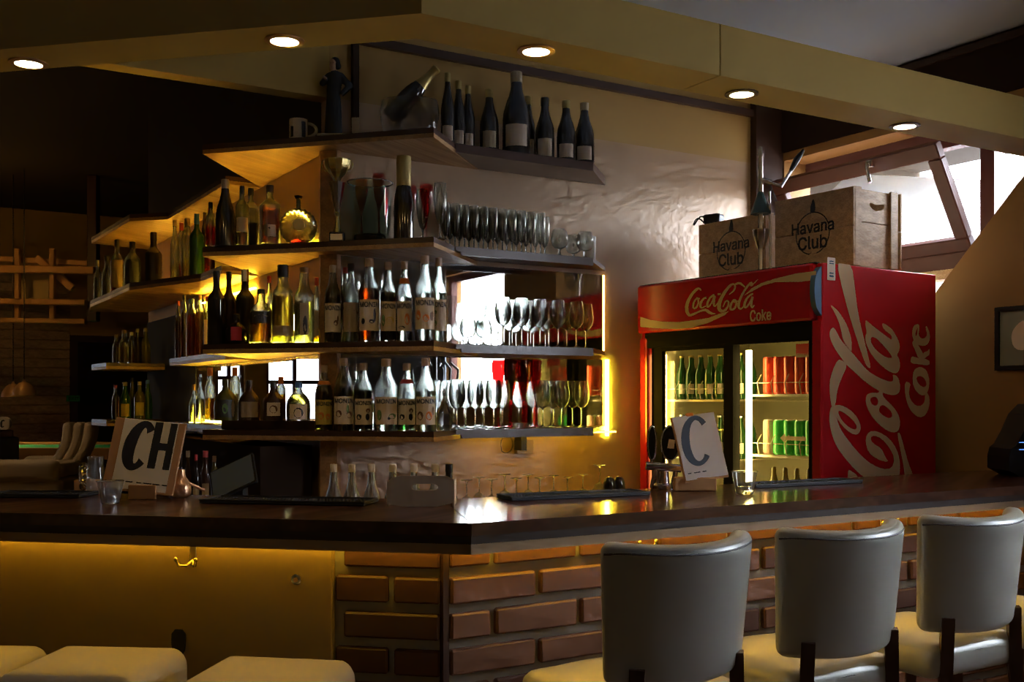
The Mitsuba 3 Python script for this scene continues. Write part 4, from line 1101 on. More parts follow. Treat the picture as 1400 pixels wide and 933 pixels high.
L2U = lambda X, Y: LO(X, Y)
shapes = [
    decal(UP, [(185, 108), (240, 116), (299, 124), (322, 300), (345, 490), (400, 720), (442, 893), (430, 900), (400, 870), (340, 690), (280, 500), (225, 290)], k=1),
    decal(UP, [(133, 418), (165, 440), (205, 480), (262, 570), (297, 680), (298, 770), (288, 768), (235, 695), (225, 640), (205, 560), (175, 490)], k=1),
    # the long loop of the l running into the a
    decal(LO, [(182, -258), (160, -290), (135, -265), (130, -220), (160, -145), (210, -70), (262, 0), (300, 30), (400, 125), (500, 190), (560, 215), (620, 225), (655, 205), (662, 160), (650, 90), (605, 60), (612, 105), (600, 125), (545, 112), (460, 70), (400, 25), (350, -40), (270, -130), (215, -190)], k=2),
    decal(UP, [(402, 533), (402, 580), (412, 632), (400, 655), (402, 700), (430, 770), (480, 840), (540, 895), (590, 930), (640, 940), (662, 890), (655, 830), (634, 798), (650, 780), (661, 735), (645, 680), (605, 610), (560, 575), (527, 557), (530, 590), (560, 625), (598, 650), (600, 690), (560, 660), (480, 600), (430, 560)],
          [[(440, 660), (480, 670), (530, 720), (590, 790), (605, 825), (560, 820), (490, 775), (440, 710)]], k=1),
    decal(LO, [(403, 250), (415, 215), (450, 204), (498, 208), (505, 188), (530, 190), (530, 230), (560, 262), (610, 310), (650, 370), (664, 440), (645, 495), (605, 506), (540, 475), (460, 400), (410, 310)],
          [[(440, 240), (480, 232), (502, 265), (488, 305), (455, 298), (436, 268)], [(525, 285), (590, 335), (608, 380), (582, 400), (530, 375), (495, 338)]], k=1),
    # the big C with its loop
    decal(LO, [(195, -50), (240, -30), (265, 0), (215, 110), (187, 190), (176, 300), (150, 322), (135, 230), (132, 130), (150, 50)], k=1),
    decal(LO, [(150, 300), (132, 350), (130, 430), (150, 520), (180, 600), (250, 700), (330, 790), (420, 860), (540, 862), (640, 858), (662, 800), (655, 680), (610, 580), (540, 515), (455, 486), (412, 515), (402, 580), (425, 655), (490, 705), (578, 730), (545, 680), (522, 622), (455, 585), (437, 545), (465, 522), (525, 550), (585, 620), (622, 700), (600, 772), (540, 780), (460, 750), (380, 690), (300, 600), (225, 500), (185, 410), (180, 330)], k=1),
    decal(LO, [(165, 298), (215, 296), (285, 330), (345, 395), (370, 465), (352, 512), (318, 522), (255, 482), (200, 420), (165, 350)], [[(190, 335), (235, 348), (305, 405), (342, 460), (325, 487), (265, 458), (210, 395)]], k=1),
    decal(LO, [(640, 510), (660, 503), (692, 620), (722, 730), (758, 820), (745, 860), (700, 860), (690, 760), (665, 640)], k=1),
    decal(LO, [(270, 780), (300, 795), (340, 825), (338, 860), (270, 860)], k=1),
    # the small word beside it
    decal(UP, [(752, 650), (755, 600), (775, 570), (803, 568), (806, 600), (798, 645), (812, 672), (840, 678), (868, 650), (850, 590), (862, 580), (886, 640), (880, 705), (845, 735), (800, 725), (765, 695)], [[(772, 640), (790, 600), (795, 590), (790, 650), (782, 660)]], k=1),
    decal(UP, [(738, 862), (748, 806), (775, 818), (882, 834), (882, 880), (800, 868)], k=1),
    decal(UP, [(800, 828), (776, 765), (752, 715), (760, 690), (786, 690), (798, 728), (822, 768), (838, 800), (826, 838)], k=1),
    decal(UP, [(824, 806), (842, 778), (868, 772), (882, 748), (882, 800), (864, 808), (848, 826), (828, 836)], k=1),
    decal(LO, [(755, 100), (762, 40), (795, 12), (835, 15), (868, 50), (882, 120), (872, 195), (835, 232), (790, 205), (762, 155)], [[(778, 95), (805, 76), (840, 88), (864, 135), (848, 167), (805, 150)]], k=1),
    decal(LO, [(695, 118), (742, 132), (725, 195), (735, 255), (780, 305), (825, 302), (850, 265), (848, 215), (870, 205), (885, 265), (870, 345), (830, 392), (780, 380), (730, 325), (702, 235)], k=1),
]
lk = fr('side_lettering', cat(*shapes), 'cooler_cream', ck, label='cream script lettering and ribbon running up the red side')
fr('sticker', xform(box(0, 0.055, 0, 0.105, 0, 0.001), [*side_uv(1131, 383)[:1], 0.0, side_uv(1131, 383)[1]], [1, 0, 0], [0, 0, 1], [0, -1, 0]), 'paper', ck)
fr('sticker_print', cat(*[box(side_uv(1131, 383)[0] + 0.014, side_uv(1131, 383)[0] + 0.042, -0.002, -0.001, side_uv(1131, 383)[1] + a, side_uv(1131, 383)[1] + b) for a, b in ((0.015, 0.024), (0.03, 0.036), (0.075, 0.08), (0.085, 0.09))]), 'cooler_blue', ck)


def front_uv(X, Y):
    px, py = 860 + X / 7, 340 + Y / 7
    n = E2
    x, y, d = on_line(px, n, np.dot(n, FO) - 0.035)
    return -float(np.dot(np.array([x, y]) - FO, E1)), float(zof(py, d))


def ribbon(pts, ws):
    """variable-width stroke through points given in the header's zoomed pixels"""
    p = np.array(pts, float)
    w = np.array(ws, float)
    for _ in range(2):
        q, u = [p[0]], [w[0]]
        for a, b, c, e in zip(p[:-1], p[1:], w[:-1], w[1:]):
            q += [a * .75 + b * .25, a * .25 + b * .75]
            u += [c * .75 + e * .25, c * .25 + e * .75]
        q.append(p[-1])
        u.append(w[-1])
        p, w = np.array(q), np.array(u)
    t = np.gradient(p, axis=0)
    t /= np.linalg.norm(t, axis=1, keepdims=True) + 1e-9
    nn = np.stack([-t[:, 1], t[:, 0]], 1)
    o = np.vstack([p + nn * w[:, None] / 2, (p - nn * w[:, None] / 2)[::-1]])
    return flat([tuple(v) for v in o])


def flat(pts):
    g_ = Polygon([front_uv(*q) for q in pts]).buffer(0)
    out = [trimesh.creation.extrude_polygon(a, 0.0012, engine='earcut') for a in getattr(g_, 'geoms', [g_]) if a.area > 1e-7]
    return xform(cat(*out), [-0.035, 0, 0], [0, -1, 0], [0, 0, 1], [-1, 0, 0])


hs = [
    flat([(110, 655), (200, 682), (330, 702), (470, 705), (600, 690), (760, 665), (880, 620), (955, 600), (920, 635), (860, 665), (750, 715), (600, 757), (450, 772), (250, 762), (110, 750)]),
    flat([(1100, 450), (1180, 378), (1270, 330), (1400, 288), (1600, 240), (1790, 214), (1790, 300), (1640, 318), (1400, 322), (1280, 355), (1170, 415)]),
    ribbon([(692, 400), (665, 375), (610, 425), (560, 510), (548, 590), (575, 645), (625, 625), (690, 595), (740, 585), (775, 620), (830, 625)], [10, 22, 26, 30, 32, 26, 20, 16, 26, 30, 8]),
    ribbon([(660, 470), (625, 500), (610, 560), (630, 580), (662, 540), (668, 490), (640, 470), (680, 480)], [14, 16, 18, 16, 16, 16, 14, 8]),
    ribbon([(740, 470), (712, 480), (680, 530), (690, 575), (735, 550)], [20, 16, 22, 18, 8]),
    ribbon([(815, 440), (775, 470), (745, 530), (752, 570), (795, 520), (825, 430), (810, 530), (820, 560), (850, 520)], [14, 18, 20, 16, 14, 18, 20, 16, 8]),
    ribbon([(850, 438), (880, 432)], [16, 16]),
    ribbon([(960, 440), (1010, 400), (1020, 350), (985, 335), (920, 410), (865, 510), (860, 590), (905, 605), (950, 560), (955, 500), (925, 500), (900, 560)], [8, 16, 16, 20, 28, 34, 34, 24, 18, 14, 14, 6]),
    ribbon([(1015, 345), (1060, 325), (1110, 370)], [16, 24, 10]),
    ribbon([(1005, 490), (970, 540), (972, 590), (1010, 580), (1035, 520), (1010, 480), (1000, 520), (1050, 500)], [16, 20, 20, 18, 18, 16, 12, 8]),
    ribbon([(1235, 295), (1160, 370), (1180, 310), (1110, 390), (1060, 490), (1045, 560), (1070, 585), (1110, 540)], [4, 20, 20, 18, 22, 24, 16, 8]),
    ribbon([(1185, 430), (1130, 470), (1100, 540), (1115, 575), (1160, 520), (1190, 440), (1165, 540), (1180, 570), (1200, 540)], [16, 20, 22, 18, 14, 18, 22, 18, 8]),
]
t = text('Coke', 0.052, True, 0.0012)
(u, z), (u2, z2_) = front_uv(1158, 698), front_uv(1362, 686)
t.vertices *= [(u2 - u) / (t.bounds[1][0] - t.bounds[0][0]), 1, 1]
t.apply_translation([u - t.bounds[0][0], z, 0])
hs.append(xform(t, [-0.035, 0, 0], [0, -1, 0], [0, 0, 1], [-1, 0, 0]))
fr('header_lettering', cat(*hs), 'cooler_cream', ck, label='cream script lettering with a swoosh on the red header')


def fpt(s, t, z):
    p = FO + E1 * s + E2 * t
    return p[0], p[1], z


def can(s, t, z, m, label, group, h=0.155, r=0.031):
    x, y, z = fpt(s, t, z)
    k = thing('drink_can', label, 'can', group)
    obj('body', lathe([(0, 0.001), (r * 0.8, 0.001), (r, 0.010), (r, h - 0.014), (r * 0.85, h - 0.002)], 16, x, y, z), m, k, smooth=30)
    obj('lid', lathe([(r * 0.85, h - 0.002), (r * 0.82, h), (r * 0.78, h - 0.004), (0, h - 0.004)], 16, x, y, z), 'steel', k, smooth=30)


for j, t in enumerate((0.198, 0.275)):
    for i in range(7):
        can(0.095 + 0.068 * i, t, RZ1[0], 'can_red', f'{ORD[6 - i]} from the left of the {["front", "back"][j]} red cans on the right upper cooler rack', 'red cans in the cooler', 0.19)
        can(0.095 + 0.068 * i, t, RZ1[1], 'can_pink' if i in (0, 6) else 'can_green', f'{ORD[6 - i]} from the left of the {["front", "back"][j]} row of green and pink cans, middle cooler rack', 'pink cans in the cooler' if i in (0, 6) else 'green cans in the cooler', 0.175)
for j, t in enumerate((0.198, 0.275)):
    for i in range(7):
        for zi, (h, lb, gp_) in enumerate(((0.235, f'{ORD[6 - i]} from the left of the {["front", "back"][j]} green bottles, left upper cooler rack', 'green bottles on the upper cooler rack'), (0.22, f'{ORD[6 - i]} from the left of the {["front", "back"][j]} bottles, left lower cooler rack', 'bottles on the lower cooler rack'))):
            x, y, z = fpt(0.70 + 0.074 * i, t, RZ2[zi])
            k = thing('cooler_bottle', lb, 'bottle', gp_)
            r = 0.031
            obj('body', lathe(smooth_prof([(0, 0.001), (r, 0.001), (r, h * .55), (r * .8, h * .68), (r * .4, h * .82), (r * .38, h)], 1), 14, x, y, z), 'green_glass', k, smooth=35)
            obj('cap', lathe([(r * .45, h - 0.004), (r * .48, h + 0.006), (0, h + 0.009)], 10, x, y, z), 'steel' if zi else 'foil_gold', k, smooth=35)
            if j == 0:
                ang = math.atan2(CAM[1] - y, CAM[0] - x)
                obj('label', move(wrap(patch(r * 1.1, 0.03, 0.085), r + 0.0005, x, y, ang), 0, 0, z), 'label_white', k)
for i in range(6):
    x, y, z = fpt(0.10 + 0.075 * i, 0.2, RZ1[2])
    solo('cooler_bottle', lathe(smooth_prof([(0, 0.001), (0.031, 0.001), (0.031, 0.15), (0.012, 0.2), (0.012, 0.24), (0, 0.245)], 1), 14, x, y, z), 'olive_glass', f'{ORD[5 - i]} from the left of the bottles on the lowest rack, right cooler door', 'bottle', 'bottles on the lowest cooler rack', smooth=35)

# ---------------------------------------------------------------- on top of the cooler
def crate(s0, s1, t0, t1, h, label, letters):
    """wooden crate: front (with print) faces the bar, end with a hand hole faces the camera"""
    k = thing('wooden_crate', label, 'crate')
    z0 = FZ + 0.0075
    for i in range(2):
        a, b = z0 + h * i / 2 + 0.001, z0 + h * (i + 1) / 2 - 0.003
        fr('slat', box(t0, t0 + 0.012, s0, s1, a, b, 0.002), 'crate_pine', k)
        fr('slat', box(t1 - 0.012, t1, s0, s1, a, b, 0.002), 'crate_pine', k)
    for sa, sb in ((s0 + 0.012, s0 + 0.024), (s1 - 0.024, s1 - 0.012)):
        lo = Polygon(rect(t0 + 0.013, t1 - 0.013, z0, z0 + h * 0.56))
        c = (t0 + t1) / 2 + 0.005
        hole = chaikin([(c - 0.055, z0 + h * 0.84), (c, z0 + h * 0.80), (c + 0.055, z0 + h * 0.84), (c + 0.06, z0 + h * 0.77), (c, z0 + h * 0.72), (c - 0.05, z0 + h * 0.76)], 2)
        hi = Polygon(rect(t0 + 0.013, t1 - 0.013, z0 + h * 0.57, z0 + h * 0.98), [hole])
        for p in (lo, hi):
            fr('end_board', xform(prism(p, 0, sb - sa), [0, sa, 0], [1, 0, 0], [0, 0, 1], [0, 1, 0]) if True else None, 'crate_pine', k)
    for tt in (t0 + 0.013, t1 - 0.085):
        w = 0.05 if tt < (t0 + t1) / 2 else 0.055
        fr('batten', box(tt, tt + w, s0, s0 + 0.012, z0, z0 + h, 0.002), 'crate_pine', k)
        fr('batten', box(tt, tt + w, s1 - 0.012, s1, z0, z0 + h, 0.002), 'crate_pine', k)
    fr('bottom', box(t0 + 0.012, t1 - 0.012, s0 + 0.024, s1 - 0.024, z0, z0 + 0.01), 'crate_pine', k)
    ms = []
    cy = (s0 + s1) / 2
    ring = Polygon([(0.105 * math.cos(a), 0.105 * math.sin(a) + (0.015 if abs(math.sin(a) + 1) < .02 else 0)) for a in np.linspace(0, 2 * math.pi, 40)[:-1]], [[(0.100 * math.cos(a), 0.100 * math.sin(a)) for a in np.linspace(0, 2 * math.pi, 40)[:-1]]])
    ms.append(prism(ring, 0, 0.0008))
    for s, hh, yy in (('Havana', 0.055, 0.005), ('Club', 0.062, -0.075)):
        t = text(s, hh, True, 0.0008)
        t.apply_translation([-(t.bounds[0][0] + t.bounds[1][0]) / 2, yy, 0.0002])
        ms.append(t)
    ms.append(prism(chaikin([(-0.02, 0.10), (0.0, 0.17), (0.012, 0.16), (0.02, 0.10)], 2), 0, 0.0008))
    fr('print', xform(cat(*ms), [t0 - 0.0002, cy, z0 + h * 0.48], [0, -1, 0], [0, 0, 1], [-1, 0, 0]), 'ink', k, label='black round print on the crate front')


crate(0.015, 0.50, 0.235, 0.60, 0.375, 'pale wooden crate with a hand hole and round black print, nearer one on the cooler', 0)
crate(0.56, 1.05, 0.235, 0.60, 0.330, 'shadowed wooden crate with round black print, farther one on the cooler', 0)
# lever juicer
jk = thing('lever_juicer', 'tall lever juice press with pole, green-grey cone and cup, in front of the crates', 'juicer')
jx, jy, jd = on_line(1040, E2, np.dot(E2, FO) + 0.12)
jp = np.array([jx, jy, 0])
R3 = np.array([*RGT, 0.0])
zf = lambda py: zof(py, jd)
obj('base', lathe([(0, FZ + 0.007), (0.055, FZ + 0.007), (0.055, FZ + 0.02), (0.02, FZ + 0.03), (0, FZ + 0.03)], 20, jx + 0.03, jy), 'steel', jk, smooth=30)
obj('pole', cat(lathe([(0.013, FZ + 0.02), (0.013, zf(215)), (0.017, zf(214)), (0.017, zf(207)), (0.008, zf(201)), (0, zf(201))], 14, jx, jy)), 'steel', jk, smooth=30)
obj('press_cone', lathe([(0.012, zf(262)), (0.020, zf(268)), (0.050, zf(290)), (0.050, zf(293)), (0, zf(293))], 20, jx + 0.0, jy), 'press_green', jk, smooth=30)
b0 = jp + R3 * 0.02 + np.array([0, 0, zf(250)])
obj('bracket', cat(tube([jp + np.array([0, 0, zf(246)]), jp + R3 * 0.05 + np.array([0, 0, zf(250)])], 0.016), tube([jp + R3 * 0.05 + np.array([0, 0, zf(250)]), jp + R3 * 0.10 + np.array([0, 0, zf(254)])], 0.009)), 'chrome', jk, smooth=30)
obj('lever', tube([jp + R3 * 0.10 + np.array([0, 0, zf(256)]), jp + R3 * 0.155 + np.array([0, 0, zf(232)])], 0.008), 'chrome', jk, smooth=30)
obj('lever_grip', tube([jp + R3 * 0.150 + np.array([0, 0, zf(234)]), jp + R3 * 0.18 + np.array([0, 0, zf(219)]), jp + R3 * 0.215 + np.array([0, 0, zf(205)])], [0.010, 0.017, 0.007]), 'black_plastic', jk, smooth=30)
obj('strut', tube([jp + R3 * 0.045 + np.array([0, 0, zf(262)]), jp + R3 * 0.048 + np.array([0, 0, FZ + 0.03])], 0.006), 'steel', jk, smooth=30)
obj('cup', lathe([(0.020, zf(340)), (0.040, zf(322)), (0.042, zf(314)), (0.040, zf(314)), (0.018, zf(338))], 20, jx, jy), 'chrome', jk, smooth=30)
# small camera-like black box with a cable loop on the far crate
x, y, z = fpt(1.00, 0.30, FZ + 0.0075 + 0.330)
k = thing('small_speaker', 'small black gadget with a looped cable on the far corner of the crate', 'gadget')
obj('body', move(rot(rounded_box(0.07, 0.10, 0.055, 0.012, 3), 20), x, y, z + 0.029), 'black_plastic', k, smooth=30)
obj('loop', tube([[x - 0.03 + 0.02 * math.cos(a), y + 0.08 + 0.045 * math.sin(a), z + 0.03 + 0.02 * math.sin(a * 2)] for a in np.linspace(0, 6.2, 16)], 0.004, 6), 'black_plastic', k)
# ---------------------------------------------------------------- picture and black appliance at the right
k = thing('framed_picture', 'small framed grey picture on the brown wall right of the cooler', 'picture')
n = np.array([1.0, 0])
ya, yb = on_line(1363, n, WX)[1], on_line(1425, n, WX)[1]
da = on_line(1363, n, WX)[2]
za, zb = zof(507, da), zof(421, da)
fw = 0.022
obj('frame', cat(box(WX - 0.02, WX - 0.001, yb, ya, za, za + fw), box(WX - 0.02, WX - 0.001, yb, ya, zb - fw, zb), box(WX - 0.02, WX - 0.001, ya - fw, ya, za + fw, zb - fw), box(WX - 0.02, WX - 0.001, yb, yb + fw, za + fw, zb - fw)), 'black_plastic', k)
obj('print', box(WX - 0.008, WX - 0.002, yb + fw, ya - fw, za + fw, zb - fw), 'picture_grey', k)
fig = Polygon(chaikin([(0, 0), (0.09, 0.0), (0.10, 0.06), (0.06, 0.15), (0.02, 0.13), (-0.02, 0.08)], 2))
obj('motif', xform(prism(fig, 0, 0.002), [WX - 0.0085, (ya + yb) / 2 + 0.02, (za + zb) / 2 - 0.06], [0, -1, 0], [0, 0, 1], [-1, 0, 0]), 'label_white', k)
# black appliance on the counter at the right edge
x, y, d = on_line(1412, np.array([0, 1.0]), -1.75)
k = thing('card_terminal', 'black appliance with two blue light lines at the right end of the counter', 'appliance')
pr = Polygon(chaikin([(-0.10, 0), (0.12, 0), (0.12, 0.33), (0.02, 0.33), (-0.06, 0.15), (-0.10, 0.12)], 1))
obj('body', xform(prism(pr, 0, 0.22), [x - 0.02, y + 0.11, 1.1005], [RGT[0], RGT[1], 0], [0, 0, 1], [-FWD[0], -FWD[1], 0]), 'black_plastic', k)
for dz in (0.123, 0.155):
    p = np.array([x - 0.02, y + 0.11, 1.1 + dz]) - np.array([*FWD, 0]) * 0.2215 + R3 * -0.055
    obj('light_line', xform(box(0, 0.10, 0, 0.004, 0, 0.001), p, R3, [0, 0, 1], [-FWD[0], -FWD[1], 0]), None, k, emit=(0.10, 0.3, 0.9))

# ---------------------------------------------------------------- cream chairs and stools
def bend(m, R):
    """curves a panel standing in the xz plane round an upright axis at y = R"""
    m = m.copy()
    v = m.vertices
    a = v[:, 0] / R
    rr = R - v[:, 1]
    m.vertices = np.stack([rr * np.sin(a), R - rr * np.cos(a), v[:, 2]], 1)
    return m


def tilt(m, deg, z):
    return rot(m, deg, (1, 0, 0), (0, 0, z))


SEATZ, BACKT = 0.715, 1.098
W_, H_ = 0.50, 0.352


def chair_meshes():
    back = rounded_box(W_, 0.062, H_, 0.026, 5)
    v = back.vertices
    v[:, 0] *= 1 + 0.13 * (v[:, 2] / H_)
    back = move(bend(back, 0.31), 0, 0, BACKT - H_ / 2)
    back = tilt(back, 7, 0.76)
    xs = np.linspace(-W_ / 2 + 0.012, W_ / 2 - 0.012, 24)

    def seam_line(y, zf_):
        p = trimesh.Trimesh(np.array([[x * 1.06, y, zf_(x)] for x in xs]), [[0, 1, 2]], process=False)
        p = tilt(move(bend(p, 0.31), 0, 0, BACKT - H_ / 2), 7, 0.76)
        return p.vertices
    top = seam_line(-0.0285, lambda x: H_ / 2 - 0.017 - 0.012 * (abs(x) / (W_ / 2)) ** 6)
    seam = tube(top, 0.0028, 6)
    seat = rounded_box(0.45, 0.44, 0.105, 0.042, 4)
    v = seat.vertices
    r = np.hypot(v[:, 0] / 0.225, v[:, 1] / 0.22)
    v[:, 2] += np.where(v[:, 2] > 0, 0.016 * np.clip(1 - r ** 2, 0, 1), 0)
    seat = move(seat, 0, 0.235, SEATZ - 0.052)
    ang = np.linspace(0, 2 * math.pi, 41)
    w = lambda c: np.sign(c) * abs(c) ** 0.55
    welt = tube([[0.221 * w(math.cos(a)), 0.235 + 0.216 * w(math.sin(a)), SEATZ - 0.030] for a in ang], 0.003, 6, False)
    legs = []
    for sx in (-1, 1):
        legs.append(tube([[sx * 0.165, 0.012, 0.80], [sx * 0.172, 0.015, 0.62], [sx * 0.185, -0.03, 0.0005]], [0.026, 0.026, 0.019], 4))
        legs.append(tube([[sx * 0.175, 0.40, 0.62], [sx * 0.185, 0.42, 0.0005]], [0.025, 0.018], 4))
    rails = [tube([[-0.178, 0.41, 0.30], [0.178, 0.41, 0.30]], 0.012, 6), tube([[-0.178, 0.0, 0.22], [-0.18, 0.41, 0.22]], 0.012, 6), tube([[0.178, 0.0, 0.22], [0.18, 0.41, 0.22]], 0.012, 6)]
    return back, seam, seat, welt, legs, rails


CM = chair_meshes()
CP = dict(backrest=mikit.ply(CM[0], 'leather', smooth=40), back_seam=mikit.ply(CM[1], 'seam', smooth=40), seat=mikit.ply(CM[2], 'leather', smooth=40), welt=mikit.ply(CM[3], 'seam', smooth=40),
          leg=[mikit.ply(m, 'dark_wood') for m in CM[4]], footrest=[mikit.ply(m, 'dark_wood') for m in CM[5]])
for px, d, turn, lb in [(946, 2.64, 2.0, 'nearest cream leather bar chair, seen from behind in front of the brick counter'), (1168, 2.92, 0.0, 'middle cream leather bar chair with a torn upper left corner'), (1347, 3.24, 1.0, 'cream leather bar chair at the right, cut off by the picture edge'), (1500, 3.55, 0.0, 'cream bar chair beyond the right edge, only its seat in view')]:
    p = at_d(px, 740, d)
    k = thing('bar_chair', lb, 'chair', 'cream bar chairs along the counter')
    t = T().translate([p[0], p[1], 0]).rotate([0, 0, 1], turn)
    for nm in ('backrest', 'back_seam', 'seat', 'welt'):
        par = k + '__backrest' if nm == 'back_seam' else k + '__seat' if nm == 'welt' else k
        scene[fresh({'back_seam': 'seam'}.get(nm, nm), par)] = {**CP[nm], 'to_world': t}
    for nm in ('leg', 'footrest'):
        for d_ in CP[nm]:
            scene[fresh(nm, k)] = {**d_, 'to_world': t}
st = rounded_box(0.40, 0.40, 0.13, 0.045, 5)
v = st.vertices
v[:, 2] += np.where(v[:, 2] > 0, 0.02 * np.clip(1 - (np.maximum(abs(v[:, 0]), abs(v[:, 1])) / 0.2) ** 3, 0, 1), 0)
SP = dict(seat=mikit.ply(move(st, 0, 0, 0.655), 'stool_leather', smooth=40), leg=[mikit.ply(tube([[sx * 0.15, sy * 0.15, 0.60], [sx * 0.17, sy * 0.17, 0.0005]], [0.024, 0.018], 4), 'dark_wood') for sx in (-1, 1) for sy in (-1, 1)],
          footrest=[mikit.ply(tube([[-.16, s * .16, .25], [.16, s * .16, .25]], 0.011, 6), 'dark_wood') for s in (-1, 1)])
CLA = math.degrees(math.atan2(-CL[1], -CL[0]))
for px, py, lb in [(360, 925, 'right-hand backless cream stool below the tan counter panel'), (128, 908, 'middle backless cream stool below the tan counter panel'), (-70, 905, 'leftmost backless cream stool, only its corner in view')]:
    r = (px - 700) / FOC * RGT + FWD
    d = (EYE - 0.72) / ((py - HOR) / FOC)
    p = CAM + r * d
    k = thing('bar_stool', lb, 'stool', 'cream backless stools at the counter')
    t = T().translate([p[0], p[1], 0]).rotate([0, 0, 1], CLA + (6 if px < 200 else 2))
    scene[fresh('seat', k)] = {**SP['seat'], 'to_world': t}
    for nm in ('leg', 'footrest'):
        for d_ in SP[nm]:
            scene[fresh(nm, k)] = {**d_, 'to_world': t}

# ---------------------------------------------------------------- things on the counter
ZT = 1.1006


def top_pt(px, py):
    """where the counter's top shows at a pixel"""
    r = (px - 700) / FOC * RGT + FWD
    d = (EYE - 1.10) / ((py - HOR) / FOC)
    p = CAM + r * d
    return np.array([p[0], p[1], ZT]), d


def mat_strip(a, b, depth, label, along):
    """rubber bar mat between two pixels of its front edge"""
    p, _ = top_pt(*a)
    q, _ = top_pt(*b)
    u = (q - p)[:2]
    L = np.linalg.norm(u)
    u /= L
    v = np.array([-u[1], u[0]])
    k = thing('bar_mat', label, 'bar mat', 'black rubber bar mats on the counter')
    ex, ey = np.array([*u, 0]), np.array([*v, 0])
    obj('base', xform(box(0, L, 0, depth, 0, 0.009, 0.003), p, ex, ey, [0, 0, 1]), 'black_rubber', k)
    obj('rim', cat(*[xform(b_, p, ex, ey, [0, 0, 1]) for b_ in (box(0, L, 0, 0.008, 0.009, 0.015), box(0, L, depth - 0.008, depth, 0.009, 0.015), box(0, 0.008, 0.008, depth - 0.008, 0.009, 0.015), box(L - 0.008, L, 0.008, depth - 0.008, 0.009, 0.015))]), 'black_rubber', k)
    n = int(L / 0.012)
    nub = [xform(box(L * (i + .5) / n - 0.0025, L * (i + .5) / n + 0.0025, 0.012 + depth * j * 0.22, 0.012 + depth * j * 0.22 + 0.006, 0.009, 0.0125), p, ex, ey, [0, 0, 1]) for i in range(n) for j in range(4)]
    nk = obj('nubs', cat(*nub), 'black_rubber', k)
    labels[nk] = {'kind': 'stuff'}


mat_strip((272, 689), (498, 693), 0.16, 'long black rubber bar mat on the left arm of the counter', CL)
mat_strip((700, 686), (890, 678), 0.14, 'long black rubber bar mat on the right arm, under the glass shelves', None)
mat_strip((1034, 668.5), (1180, 661), 0.13, 'black rubber bar mat in front of the cooler', None)
mat_strip((-20, 681), (108, 682), 0.15, 'black rubber bar mat at the left edge, before the armchair', CL)


def tumbler(px, py, wpx, hpx, label, candle):
    p, d = top_pt(px, py)
    r, h = wpx / 2 / FOC * d, hpx / FOC * d
    k = thing('candle_glass', label, 'glass')
    x, y, z = p
    obj('glass', lathe([(r * .66, 0.004), (r * .80, h * .5), (r, h)], 20, x, y, z), 'thin_glass', k, smooth=30)
    obj('glass_base', lathe([(0, 0.0), (r * .62, 0.0), (r * .66, 0.004), (r * .68, 0.012), (0, 0.011)], 20, x, y, z), 'solid_glass', k, smooth=30)
    rim_r = 0.0012
    obj('rim', tube([[x + r * math.cos(a), y + r * math.sin(a), z + h] for a in np.linspace(0, 2 * math.pi, 25)], rim_r, 6, False), 'solid_glass', k, smooth=40)
    if candle:
        obj('tealight', lathe([(0, 0.015), (r * .50, 0.015), (r * .52, 0.028), (r * .45, 0.0285), (0, 0.026)], 18, x, y, z), 'steel', k, smooth=30)
        obj('wick', tube([[x, y, z + 0.026], [x + 0.001, y, z + 0.038]], 0.0012, 5), 'label_white', k)


tumbler(151, 689, 36, 31, 'small clear tumbler with a tea light in front of the left CH card', True)
tumbler(1018, 676, 36, 31, 'small clear tumbler beside the right menu card and the bright cooler tube', True)


def menu_card(corners, thick, label, letters, d0, lean):
    """clipboard with a paper; corners: pixels of the bottom left, bottom right, top right, top left; each at its own depth"""
    k = thing('menu_card', label, 'menu card')
    (bl, br, tr, tl) = [at_d(px, py, d) for px, py, d in corners]
    o = bl
    ex = br - bl
    W = np.linalg.norm(ex)
    ex /= W
    ey = tl - bl
    ey -= ex * np.dot(ex, ey)
    H = np.linalg.norm(ey)
    ey /= H
    ez = np.cross(ex, ey)
    if np.dot(ez[:2], FWD) > 0:
        ez = -ez
    sk_ = np.dot(tl - bl, ex)
    return k, o, ex, ey, ez, W, H, sk_


def front_card(k, o, ex, ey, ez, W, H, text_parts, pad_l, pad_r, pad_t, pad_b):
    obj('board', xform(box(0, W, 0, H, -0.010, 0, 0.002), o, ex, ey, ez), 'clip_wood', k)
    pk_ = obj('paper', xform(box(pad_l * W, (1 - pad_r) * W, pad_b * H, (1 - pad_t) * H, 0.0006, 0.0014), o, ex, ey, ez), 'paper', k)
    for nm, m, mm in text_parts:
        obj(nm, xform(m, o + ez * 0.0016, ex, ey, ez), mm, pk_)


def letter_c(w, h, t):
    """a heavy slanted C as a plate"""
    a = np.linspace(0.75, 2 * math.pi - 0.75, 40)
    o = np.stack([np.cos(a) * w / 2, np.sin(a) * h / 2], 1)
    i = np.stack([np.cos(a) * (w / 2 - t) + t * 0.12, np.sin(a) * (h / 2 - t * 0.62)], 1)[::-1]
    m = prism(np.vstack([o, i]), 0, 0.0006)
    v = m.vertices
    v[:, 0] += v[:, 1] * 0.12
    return m


def small_line(y, W, spans):
    return cat(*[box(a * W, b * W, y - 0.0022, y + 0.0022, 0, 0.0005) for a, b in spans])


